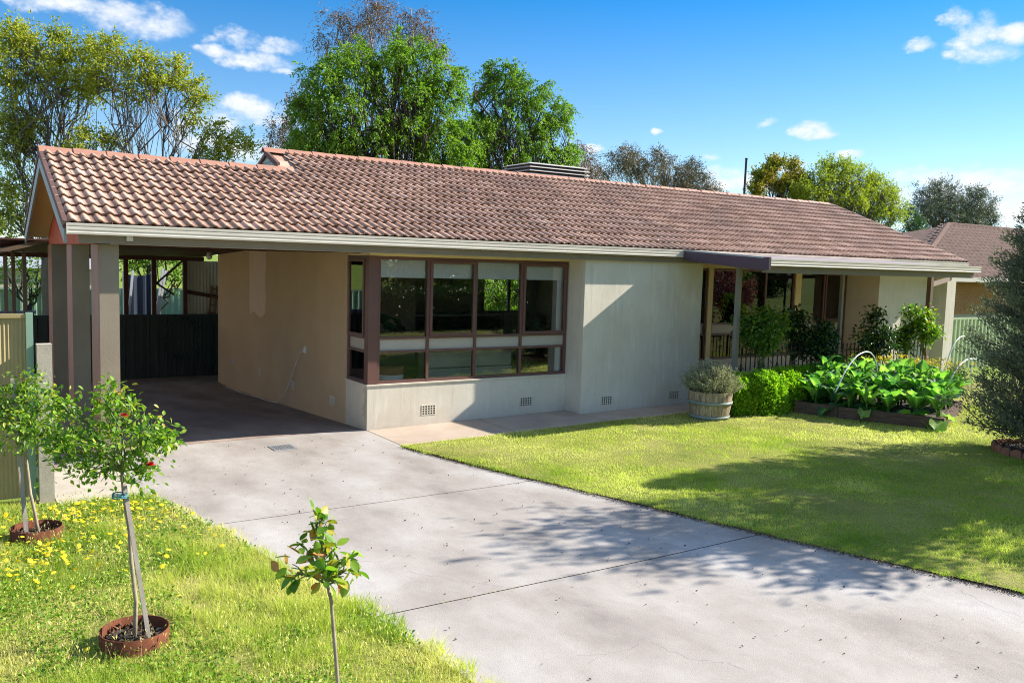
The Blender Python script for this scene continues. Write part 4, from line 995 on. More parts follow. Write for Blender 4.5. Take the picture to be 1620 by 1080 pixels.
def build_fences():
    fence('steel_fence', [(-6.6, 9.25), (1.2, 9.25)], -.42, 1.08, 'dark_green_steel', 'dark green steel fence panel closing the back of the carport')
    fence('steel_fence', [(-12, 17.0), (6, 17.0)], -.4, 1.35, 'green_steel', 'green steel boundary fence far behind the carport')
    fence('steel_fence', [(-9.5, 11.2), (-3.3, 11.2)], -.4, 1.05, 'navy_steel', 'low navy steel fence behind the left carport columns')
    # side gate by the drive
    r = thing('steel_gate', (-4.42, -1.95, 0), 'tan ribbed steel side gate with green posts beside the drive', 'gate')
    mb = MB(); xs = np.arange(-.36, -.035, .018)
    for i in range(len(xs) - 1):
        d0 = .008 * (i % 2); d1 = .008 * ((i + 1) % 2); mb.quad((xs[i], d0, .06), (xs[i + 1], d1, .06), (xs[i + 1], d1, 1.83), (xs[i], d0, 1.83))
    mb.build('panel', 'tan_steel', r)
    MB().box(-.37, -.03, -.02, .02, 1.83, 1.87).build('rail', 'tan_steel', r)
    MB().box(-.03, .03, -.03, .03, -.3, 1.88).build('post', 'green_steel', r); MB().box(-.43, -.37, -.03, .03, -.3, 1.86).build('post', 'tan_steel', r)
    MB().box(.03, .07, -.02, .02, 1.02, 1.12).build('hinge', 'galvanised', r); MB().box(.03, .07, -.02, .02, .25, .35).build('hinge', 'galvanised', r)
    r = fence('steel_fence', [(-10.0, -1.90), (-4.86, -1.90)], 0, 1.83, 'tan_steel', 'tan steel fence continuing left of the side gate')
    MB().box(-.065, .065, -.06, .06, -.2, 1.58).build('concrete_post', 'pale_concrete', None, label='weathered concrete gate post at the left of the drive', cat='post', loc=(-4.305, -2.02, 0))
    # neighbour's green fence at the right
    a = at(1500, 505, 1, 1.6); b = at(1600, 505, 1, 1.6)
    fence('steel_fence', [(14.8, 1.3), (27.0, 1.3)], -.1, at(1525, 502, 1, 1.3)[2], 'pale_green_steel', 'pale green steel fence between the house and brick neighbour')
    # wrought iron fence on the porch
    y = -1.35; px0 = at(1168, 460, 1, y)[0] + .05; px1 = at(1471, 460, 1, y)[0] - .06
    r = thing('iron_fence', (px0, y, .2), 'black wrought iron fence with scrolls along the porch', 'fence'); L = px1 - px0; H = .92
    MB().box(0, L, -.012, .012, .06, .085).build('rail', 'black_iron', r); MB().box(0, L, -.012, .012, H - .10, H - .075).build('rail', 'black_iron', r)
    bar = MB().box(-.007, .007, -.007, .007, 0, H).add([(-.014, -.014, H), (.014, -.014, H), (.014, .014, H), (-.014, .014, H), (0, 0, H + .06)], [(0, 1, 4), (1, 2, 4), (2, 3, 4), (3, 0, 4)]).mesh('bar', 'black_iron')
    n = int(L / .115)
    for k in range(n + 1): link('bar', bar, r, loc=(k * L / n, 0, 0))
    scs = []
    for sg in (-1, 1):
        for zz, fl in ((.30, 1), (.62, -1)):
            sc = MB(); pts = [(sg * (.012 + .035 * (t / 6.0) * 1.4), 0, zz + fl * .12 * t / 6.0) for t in range(4)]
            pts += [(sg * (.045 + .022 * math.cos(q)), 0, zz + fl * (.09 - .022 * math.sin(q))) for q in np.linspace(0, 4.4, 8)]
            sc.tube(pts, .006, 5); scs.append(sc.mesh('scroll', 'black_iron'))
    for k in range(1, n, 4):
        for scm in scs: link('scroll', scm, r, loc=(k * L / n, 0, .05))
build_fences()

# ------------------------------------------------------------------ neighbour's house
def build_neighbour():
    r = thing('neighbour_house', (24, 4, 0), 'orange brick neighbouring house with hipped dark tiled roof', 'house')
    # world -> local by subtracting (24,4,0)
    MB().box(-8, 14, .02, 9, -.3, 2.35).build('wall', 'mortar', r)
    bl, bh, g = .23, .076, .010; bm = MB().box(0, bl, -.018, .0, 0, bh).mesh('brick', 'brick')
    c = at(1521, 470, 1, 4.0)
    rows = 13; nx = 22
    for j in range(rows):
        for i in range(nx):
            x = c[0] - 24 - 9 * .12 + i * (bl + g) + (.12 if j % 2 else 0); link('brick', bm, r, loc=(x, .018, 1.25 + j * (bh + g)))
    # hip roof
    ex0, ex1, ey0, ey1, ze = -5.2, 16.0, -.6, 8.8, 2.42; ry = 4.0; zr_ = 4.45; rx0, rx1 = 4.35, 12.0
    deck = MB().add([(ex0, ey0, ze), (ex1, ey0, ze), (ex1, ey1, ze), (ex0, ey1, ze), (rx0, ry, zr_), (rx1, ry, zr_)], [(0, 1, 5, 4), (1, 2, 5), (2, 3, 4, 5), (3, 0, 4)])
    roof = deck.build('roof', 'neighbour_tile', r)
    # tile courses on the front slope: wavy strips lapped over each other
    sl = math.hypot(ry - ey0, zr_ - ze); nrow = int(sl / .30); V = []; F = []
    for i in range(nrow):
        t0 = i / nrow; t1 = (i + 1.1) / nrow
        xa = ex0 + (rx0 - ex0) * t0; xb = ex1 + (rx1 - ex1) * t0; xs = np.arange(xa, xb, .075)
        o = len(V)
        for k, x in enumerate(xs):
            h = .055 * max(0, math.sin(k * math.pi / 2 + .4)); t1c = min(t1, 1)
            V += [(x, ey0 + (ry - ey0) * t0 - .01, ze + (zr_ - ze) * t0 + .05 + h), (x, ey0 + (ry - ey0) * t1c, ze + (zr_ - ze) * t1c + .015 + h), (x, ey0 + (ry - ey0) * t0 - .005, ze + (zr_ - ze) * t0 + .01)]
        for k in range(len(xs) - 1):
            a = o + 3 * k; F.append((a, a + 3, a + 4, a + 1)); F.append((a + 2, a + 5, a + 3, a))
    link('roof_tiles', np_mesh('roof_tiles', np.array(V), np.array(F), 'neighbour_tile'), roof, kind='stuff')
    MB().tube([(rx0, ry, zr_ + .03), (rx1, ry, zr_ + .03)], .10, 8).build('ridge', 'neighbour_tile', roof); MB().tube([(ex0, ey0, ze + .04), (rx0, ry, zr_ + .03)], .10, 8).build('hip', 'neighbour_tile', roof)
    MB().box(ex0, ex1, ey0 - .1, ey0, ze - .12, ze + .02).build('gutter', 'gutter_cream', r)
    # unseen house added beyond the left boundary to keep skylight off the carport
    r2 = thing('neighbour_house', (-11, 6, 0), 'unseen brown house added beyond the left fence to shade the carport', 'house')
    MB().box(-6, 3.2, -6, 7, -.5, 2.6).build('wall', 'old_plaster', r2)
    MB().add([(-6.5, -6.5, 2.6), (3.7, -6.5, 2.6), (3.7, 7.5, 2.6), (-6.5, 7.5, 2.6), (-1.4, -2, 4.4), (-1.4, 3, 4.4)], [(0, 1, 4), (1, 2, 5, 4), (2, 3, 5), (3, 0, 4, 5), (3, 2, 1, 0)]).build('roof', 'neighbour_tile', r2)
    # pale house wall seen behind the carport screen
    r = thing('garden_shed', (-3.5, 22, -.4), 'pale garden shed glimpsed through the carport', 'shed')
    MB().box(-3, 3.5, 0, 2, 0, 2.2).build('wall', 'light_corrugated', r); MB().add([(-3.2, -.2, 2.2), (3.7, -.2, 2.2), (3.7, 2.2, 2.2), (-3.2, 2.2, 2.2), (-3.2, 1, 2.8), (3.7, 1, 2.8)], [(0, 1, 5, 4), (2, 3, 4, 5), (1, 2, 5), (3, 0, 4)]).build('roof', 'galvanised', r)
    a = at(196, 432, 1, 11.6); b = at(241, 500, 1, 11.6); r = thing('shade_cloth', (a[0], 11.6, b[2] - .9), 'dark shade cloth screen hanging behind the carport fence', 'screen'); w = b[0] - a[0]; h = a[2] - b[2] + .9
    n = 12; V = []; F = []
    for i in range(n + 1):
        for z in (0, h * (1 - .03 * math.sin(i * math.pi / n))): V.append((i * w / n, .02 * math.sin(i * 1.3), z))
    for i in range(n): F.append((2 * i, 2 * i + 2, 2 * i + 3, 2 * i + 1))
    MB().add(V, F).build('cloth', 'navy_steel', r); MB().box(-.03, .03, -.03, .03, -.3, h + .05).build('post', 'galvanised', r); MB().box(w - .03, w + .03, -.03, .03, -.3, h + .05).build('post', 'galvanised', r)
    # poles and blue cloth leaning behind the carport fence
    for k, (xa, ya, xb, yb_, l) in enumerate(((204, 497, 210, 428, 'silver pole leaning behind the carport fence, left one'), (247, 497, 258, 425, 'silver pole leaning behind the carport fence, middle one'), (251, 497, 262, 428, 'silver pole leaning behind the carport fence, right one'))):
        a = at(xa, ya, 1, 10.3); b = at(xb, yb_, 1, 10.5); a = a + (a - b) * .9
        o = MB().bar((0, 0, 0), tuple(b - a), .05, .06).mesh('metal_pole', 'galvanised'); link('metal_pole', o, None, l, 'pole', 'poles behind the carport fence', loc=tuple(a))
    a = at(323, 497, 1, 9.42); b = at(336, 452, 1, 9.46); r = thing('ladder', tuple(a - (0, 0, .9)), 'short wooden ladder leaning on the pale corrugated screen', 'ladder'); d = b - a + np.array([0, 0, .9])
    for s in (-.0, .18): MB().bar((s, 0, 0), (d[0] + s * .6, d[1], d[2]), .03, .04).build('rail', 'ladder_wood', r)
    for t in np.linspace(.12, .95, 8): MB().bar((d[0] * t, d[1] * t, d[2] * t), (d[0] * t + .18 - .07 * t, d[1] * t, d[2] * t), .02, .03).build('rung', 'ladder_wood', r)
    # hose on the carport fence
    r = thing('garden_hose', (-.55, 9.17, .55), 'green garden hose coiled on the dark carport fence', 'hose')
    for k in range(3):
        MB().tube([(math.cos(q) * (.33 + .03 * k), -.02 * k, math.sin(q) * (.42 + .03 * k)) for q in np.linspace(.4, 6.0, 24)], .012, 6).build('coil', 'hose_green', r, True)
build_neighbour()
# ------------------------------------------------------------------ garden things
def near_z(x, y): return float(gz(x, y))

def build_barrel():
    p = at(1120, 664, 2, .09); x, y = 5.20, -1.74
    r = thing('half_barrel', (x, y, near_z(x, y) + .01), 'weathered oak half barrel planter standing by the front wall', 'planter')
    R0, R1, H = .295, .355, .46; n = 22
    for k in range(n):
        a0 = 2 * math.pi * (k + .02) / n; a1 = 2 * math.pi * (k + .98) / n; mb = MB(); V = []
        for z in (0, H * .5, H):
            R = R0 + (R1 - R0) * (z / H) + .012 * math.sin(math.pi * z / H) + .002 * math.sin(k * 7.3)
            for a in (a0, a1): V.append((R * math.cos(a), R * math.sin(a), z))
            for a in (a1, a0): V.append(((R - .025) * math.cos(a), (R - .025) * math.sin(a), z))
        F = []
        for i in range(2):
            for j in range(4): F.append((i * 4 + j, i * 4 + (j + 1) % 4, (i + 1) * 4 + (j + 1) % 4, (i + 1) * 4 + j))
        F += [(0, 3, 2, 1), (8, 9, 10, 11)]
        mb.add(V, F).build('stave', 'barrel_oak', r)
    for z0, z1 in ((.03, .075), (.26, .305)):
        f = lambda z: R0 + (R1 - R0) * z / H + .016 + .012 * math.sin(math.pi * z / H)
        MB().lathe([(f(z0) - .006, z0), (f(z0), z0), (f(z1), z1), (f(z1) - .006, z1)], 44).build('hoop', 'hoop_steel', r, True)
    MB().lathe([(.001, H - .06), (R1 - .03, H - .06)], 24).build('soil', 'soil', r)
    # rosemary
    rng = np.random.default_rng(21); r2 = thing('rosemary_bush', (x, y, near_z(x, y) + .40), 'grey-green rosemary bush growing in the half barrel', 'shrub')
    P = []; D = []; segs = []; T = []
    for k in range(620):
        d = rand_unit(1, rng)[0]; d[2] = abs(d[2]) * 1.1 + .38; d /= np.linalg.norm(d)
        L = rng.uniform(.33, .52) * (1.0 + .1 * d[2]); b = np.array([d[0], d[1], 0]) * rng.uniform(0, .30)
        tip = b + d * L * np.array([.72, .72, 1.05]); s, pts = curve_segs(b, tip, .004, .0015, rng, 3, .06, .05); segs += s
        m = 46; t = rng.uniform(.25, 1, m); q = b + (tip - b) * t[:, None] + rng.normal(size=(m, 3)) * .012
        P.append(q); dd = rand_unit(m, rng) * .8 + d * .9; D.append(dd); T.append(np.clip(.15 + .7 * t * rng.random() + .2 * rng.random(m), 0, 1))
    V, F, tt = leaves(np.concatenate(P), .034, rng, .22, np.concatenate(D), .25, np.concatenate(T), 0, .05)
    link('foliage', np_mesh('foliage', V, F, 'rosemary_leaf', tt), r2)
    v, f = tubes(segs, 4); link('stems', np_mesh('stems', v, f, 'bark_dark'), r2)
build_barrel()

def build_hedge():
    spots = [(5.90, -1.62, .80, .33), (6.38, -1.80, .86, .38), (6.98, -1.70, .86, .36), (7.55, -1.62, .84, .36), (8.15, -1.56, .84, .36), (8.75, -1.5, .82, .36)]
    labs = ['box hedge shrub beside the barrel, nearest the wall', 'round box hedge shrub, second from the barrel', 'round box hedge shrub, third from the barrel', 'box hedge shrub, fourth from the barrel', 'box hedge shrub just before the vegetable bed', 'box hedge shrub half hidden behind the kale']
    for k, ((x, y, h, w), l) in enumerate(zip(spots, labs)):
        rng = np.random.default_rng(40 + k); r = thing('hedge_shrub', (x, y, near_z(x, y)), l, 'shrub', 'clipped box hedge along the porch')
        n = 12000; d = rand_unit(n, rng); d[:, 2] = np.abs(d[:, 2])
        # rounded box: superellipsoid
        e = (np.abs(d[:, 0] / 1) ** 3.2 + np.abs(d[:, 1] / 1) ** 3.2 + np.abs(d[:, 2]) ** 3.2) ** (-1 / 3.2)
        lump = 1.0 + .05 * np.sin(d[:, 0] * 13 + k) * np.cos(d[:, 1] * 12) + .04 * np.sin(d[:, 2] * 17 + d[:, 0] * 15 + 2 * k)
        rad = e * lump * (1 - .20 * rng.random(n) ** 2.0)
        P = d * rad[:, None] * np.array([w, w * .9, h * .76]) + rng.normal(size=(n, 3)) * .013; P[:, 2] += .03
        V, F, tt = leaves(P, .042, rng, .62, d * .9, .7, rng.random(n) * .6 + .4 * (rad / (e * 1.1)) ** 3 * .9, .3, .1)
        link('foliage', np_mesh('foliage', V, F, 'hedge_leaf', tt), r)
        segs = []
        for j in range(14):
            q = rand_unit(1, rng)[0] * np.array([w * .8, w * .7, h * .5]); q[2] = abs(q[2]) + .1; s, _ = curve_segs((0, 0, 0), q, .012, .004, rng, 3, .05); segs += s
        v, f = tubes(segs, 5); link('stems', np_mesh('stems', v, f, 'bark_dark'), r)
build_hedge()

# ---- standard roses
def leaf_shape_mesh(name, L, W, mat, tints, curl=.18):
    """a broad pointed leaf with midrib fold"""
    V = []; T = []
    for t, w in ((0, .05), (.22, .75), (.48, 1.0), (.75, .72), (1.0, .03)):
        for s in (-1, 0, 1): V.append((s * W / 2 * w, L * t, .10 * W * abs(s) - curl * L * t * t)); T.append(tints)
    F = [(i * 3 + j, i * 3 + j + 1, i * 3 + j + 4, i * 3 + j + 3) for i in range(4) for j in range(2)]
    return np_mesh(name, V, F, mat, T, True)
def orient(d, rng, up=.6):
    d = Vector(d).normalized(); n = Vector((rng.normal() * .6, rng.normal() * .6, up + .2)).normalized()
    x = d.cross(n).normalized(); z = x.cross(d); return Matrix((x, d, z)).transposed().to_quaternion()

def rose_flower(parent, pos, s, rng):
    V = []; F = []; T = []
    for ring, (n, rad, tilt) in enumerate(((4, .35, 1.2), (6, .7, .75), (7, 1.0, .25))):
        for k in range(n):
            a = 2 * math.pi * (k + .5 * ring) / n; c, q = math.cos(a), math.sin(a); o = len(V); w = s * .55
            for t, ww in ((0, .3), (.6, 1), (1, .6)):
                rr = s * rad * t; z = s * math.sin(tilt) * t * .8
                for sg in (-1, 1): V.append((c * rr - q * w * ww * sg * .5, q * rr + c * w * ww * sg * .5, z))
            F += [(o, o + 1, o + 3, o + 2), (o + 2, o + 3, o + 5, o + 4)]
    link('flower', np_mesh('flower', V, F, 'red_petal', None, True), parent, loc=pos)

def steel_ring(x, y, R, h, label):
    z = near_z(x, y) + .02; r = thing('edging_ring', (x, y, z), label, 'planter ring', 'rusty rings round the roses')
    MB().lathe([(R, -.05), (R, h), (R - .006, h), (R - .006, -.05)], 40).build('band', 'rust', r, True)
    rng = np.random.default_rng(int(abs(x) * 100)); n = 260; P = np.zeros((n, 3)); a = rng.random(n) * 6.28; q = R * .93 * np.sqrt(rng.random(n)); P[:, 0] = q * np.cos(a); P[:, 1] = q * np.sin(a); P[:, 2] = h * .45 + .012 * rng.random(n)
    V, F, tt = leaves(P, .04, rng, .5, None, 1, None, 2.0, .2); link('bark_chips', np_mesh('bark_chips', V, F, 'litter', tt), r, kind='stuff')
    MB().lathe([(.001, h * .45), (R - .008, h * .42)], 32).build('mulch', 'mulch', r)

def rose_tree(base, stem_pts, lumps, leaf, n_tip, per, seed, label, leafm, flowers=(), stake=None, individual=False, stem_r=.014, tie=None, clump=.05):
    rng = np.random.default_rng(seed); base = np.array(base); r = thing('standard_rose', tuple(base), label, 'rose')
    stem_pts = [np.array(q) - base for q in stem_pts]
    mb = MB(); mb.tube([tuple(q) for q in stem_pts], [stem_r * (1 - .25 * i / len(stem_pts)) for i in range(len(stem_pts))], 8).build('stem', 'rose_stem', r, True)
    fork = stem_pts[-1]; segs = []; P = []; D = []
    for (x, y, z, R) in lumps:
        c = np.array([x, y, z]) - base; s, pts = curve_segs(fork, c, stem_r * .55, .004, rng, 4, .05, .08); segs += s
        for k in range(n_tip):
            d = rand_unit(1, rng)[0]; d[2] = d[2] * .8 + .15; tip = c + d * R * rng.uniform(.55, 1.05)
            s, _ = curve_segs(pts[rng.integers(2, 5)], tip, .0035, .0018, rng, 3, .05, .05); segs += s
            q = tip + rng.normal(size=(per, 3)) * clump; P.append(q); dd = np.tile(d, (per, 1)) * .7 + rng.normal(size=(per, 3)) * .5; dd[:, 2] -= .25; D.append(dd)
    v, f = tubes(segs, 5); link('canes', np_mesh('canes', v, f, 'green_stem', None, True), r)
    P = np.concatenate(P); D = np.concatenate(D)
    if individual:
        ms = [leaf_shape_mesh('leaf', leaf, leaf * .58, leafm, t, c) for t, c in ((.1, .1), (.3, .25), (.5, .15), (.7, .3), (.9, .2), (1.0, .05))]
        for q, d in zip(P, D):
            o = link('leaf', ms[rng.integers(0, 6)], r, loc=tuple(q)); o.rotation_mode = 'QUATERNION'; o.rotation_quaternion = orient(d, rng); s = rng.uniform(.75, 1.25); o.scale = (s, s, s)
    else:
        # joined five-point leaves, folded
        n = len(P); base_m = np.array([(s * w * .29, t, .06 * abs(s) - .2 * t * t) for t, w in ((0, .1), (.3, .9), (.62, .85), (1, .05)) for s in (-1, 0, 1)]) * leaf
        fm = np.array([(i * 3 + j, i * 3 + j + 1, i * 3 + j + 4, i * 3 + j + 3) for i in range(3) for j in range(2)])
        V = np.empty((n, 12, 3))
        for i in range(n):
            M3 = np.array(orient(D[i], rng).to_matrix()); V[i] = (base_m * rng.uniform(.7, 1.25)) @ M3.T + P[i]
        F = (fm[None] + (np.arange(n) * 12)[:, None, None]).reshape(-1, 4)
        hz = (P[:, 2] - P[:, 2].min()) / (np.ptp(P[:, 2]) + 1e-6)
        link('leaves', np_mesh('leaves', V.reshape(-1, 3), F, leafm, np.repeat(np.clip(rng.random(n) * .8 + .25 * hz * rng.random(n), 0, 1), 12), True), r, kind='stuff')
    for q in flowers: rose_flower(r, tuple(np.array(q) - base), .032, rng)
    return r
def stake(a, b, w, label, tie=None):
    r = thing('garden_stake', tuple(a), label, 'stake'); d = np.array(b) - np.array(a)
    MB().bar((0, 0, 0), tuple(d), w, w * .8).build('stake', 'grey_timber', r)
    if tie is not None:
        for k in range(3):
            t = tie + k * .012; q = d * t; MB().tube([(q[0] - .035 + .045 * math.cos(s), q[1] + .03 * math.sin(s), q[2] + .004 * math.sin(3 * s + k)) for s in np.linspace(0, 6.28, 14)], .005, 5).build('tie', 'blue_tie', r)
def build_roses():
    # middle rose
    b = at(213, 1012, 2, .06); dep = float((b - CPOS) @ CFW)
    steel_ring(b[0], b[1], .205, .12, 'rusty steel ring round the rose nearest the drive')
    D = lambda px, py, dd=0: atd(px, py, dep + dd)
    st = [D(213, 1015), D(215, 950, .03), D(208, 890, .06), D(205, 840, .08), D(196, 785, .10), D(193, 745, .1)]
    lum = [(*D(175, 665, .1), .14), (*D(225, 700, -.05), .14), (*D(140, 705, .0), .14), (*D(185, 715, -.1), .15), (*D(205, 660, .2), .12), (*D(120, 680, .2), .13), (*D(235, 745, .05), .10), (*D(165, 745, .15), .12), (*D(245, 690, .15), .10), (*D(175, 628, 0), .06), (*D(110, 722, -.1), .10), (*D(95, 640, .05), .04), (*D(256, 690, .0), .04), (*D(92, 705, 0), .04)]
    rose_tree(b, st, lum, .040, 16, 9, 5, 'standard rose with two red blooms beside the drive', 'rose_leaf_bright', [D(196, 659, -.18), D(238, 736, -.16)], clump=.045)
    stake(D(237, 1018, -.01), D(197, 768, .07), .026, 'grey timber stake tied to the red-blooming rose', .93)
    # left rose
    b = at(58, 848, 2, .05); dep1 = float((b - CPOS) @ CFW); E1 = lambda px, py, dd=0: atd(px, py, dep1 + dd)
    steel_ring(b[0], b[1], .20, .12, 'rusty steel ring round the rose at the left edge')
    st = [E1(62, 848), E1(55, 810), E1(48, 780, .03), E1(44, 745, .05), E1(40, 715, .06), E1(36, 695, .06)]
    lum = [(*E1(30, 650, 0), .22), (*E1(55, 670, .0), .16), (*E1(0, 670, .1), .2), (*E1(35, 690, -.1), .16), (*E1(10, 640, .1), .18), (*E1(60, 640, .1), .13), (*E1(-20, 650, 0), .2), (*E1(75, 690, .1), .08), (*E1(40, 612, .1), .1)]
    rose_tree(b, st, lum, .040, 18, 11, 6, 'bushy standard rose at the left edge of the verge', 'rose_leaf_bright', clump=.05)
    stake(E1(42, 848, .0), E1(20, 598, .1), .035, 'grey timber stake beside the rose at the left edge')
    # near rose, blurred by its nearness
    dep2 = 3.35; G1 = lambda px, py, dd=0: atd(px, py, dep2 + dd)
    top = G1(520, 930); b = np.array([top[0] + .03, top[1] - .05, .03])
    st = [b, b + (0, .0, .45), G1(534, 1075), G1(528, 1000), G1(524, 950), G1(518, 925)]
    st = [st[0], (np.array(st[0]) + st[2]) / 2, st[2], st[3], st[4], st[5]]
    lum = [(*G1(505, 850, 0), .055), (*G1(495, 890, -.03), .06), (*G1(535, 885, .0), .06), (*G1(470, 905, .03), .05), (*G1(500, 830, .03), .05), (*G1(520, 915, -.04), .05), (*G1(550, 900, .02), .04)]
    rose_tree(b, st, lum, .058, 7, 3, 9, 'slender young rose standing nearest the camera on the verge', 'rose_leaf_bright', individual=True, stem_r=.0085, clump=.02)
build_roses()

# ---- rose bushes in front of the porch
def rose_bush(px, py_top, py_bot, w, Y, seed, label, leafm, n=16, per=16, leaf=.07):
    top = at(px, py_top, 1, Y); bot = at(px, py_bot, 1, Y); g = near_z(top[0], Y); sc = float((top - CPOS) @ CFW) / CF
    base = (top[0], Y, g); H = top[2] - bot[2]; zc = (top[2] + bot[2]) / 2; R = w * sc / 2
    rng = np.random.default_rng(seed)
    lum = []
    for k in range(6):
        a = rng.uniform(0, 6.28); lum.append((top[0] + math.cos(a) * R * .5, Y + math.sin(a) * R * .4, zc + rng.uniform(-.3, .3) * H, R * .55))
    lum.append((top[0] + rng.uniform(-.2, .2) * R, Y, top[2] - R * .3, R * .35))
    b = np.array(base); st = [b, b + (0.02, 0, (bot[2] - g) * .5), b + (0, 0.01, max(bot[2] - g, .2))]
    r = rose_tree(base, st, lum, leaf, n, per, seed, label, leafm, stem_r=.025, clump=.07); r['group'] = 'rose bushes along the porch'
def build_porch_roses():
    rose_bush(1210, 492, 592, 92, -1.42, 61, 'large bronze-tipped rose bush by the first porch post', 'rose_leaf', 22, 18)
    rose_bush(1258, 492, 572, 56, -1.05, 62, 'dark rose bush just behind the bronze-tipped one', 'rose_leaf_dark', 16, 14)
    rose_bush(1310, 515, 580, 62, -1.50, 63, 'round clipped dark rose before the middle of the porch', 'rose_leaf_dark', 22, 18, .06)
    rose_bush(1385, 492, 580, 66, -1.50, 64, 'tall dark rose left of the brown porch post', 'rose_leaf_dark', 18, 15)
    rose_bush(1438, 490, 560, 40, -1.50, 65, 'slim rose bush between the tall rose and the brown post', 'rose_leaf', 14, 13)
    rose_bush(1466, 494, 562, 42, -1.65, 66, 'light green rose bush in front of the brown porch post', 'rose_leaf_bright', 14, 13)
    # pot with red flowers on the porch
    r = thing('flower_pot', (11.0, -.3, .20), 'terracotta pot of red flowers on the porch floor', 'pot')
    MB().lathe([(.001, 0), (.13, 0), (.17, .28), (.18, .30), (.15, .30), (.001, .26)], 20).build('pot', 'terracotta', r, True)
    rng = np.random.default_rng(8); P = rng.normal(size=(260, 3)) * np.array([.14, .14, .10]) + np.array([0, 0, .42]); V, F, tt = leaves(P, .05, rng, .6, None, 1, None, .6); link('foliage', np_mesh('foliage', V, F, 'rose_leaf', tt), r)
    for k in range(9): rose_flower(r, tuple(rng.normal(size=3) * np.array([.12, .12, .07]) + np.array([0, 0, .50])), .035, rng)
build_porch_roses()

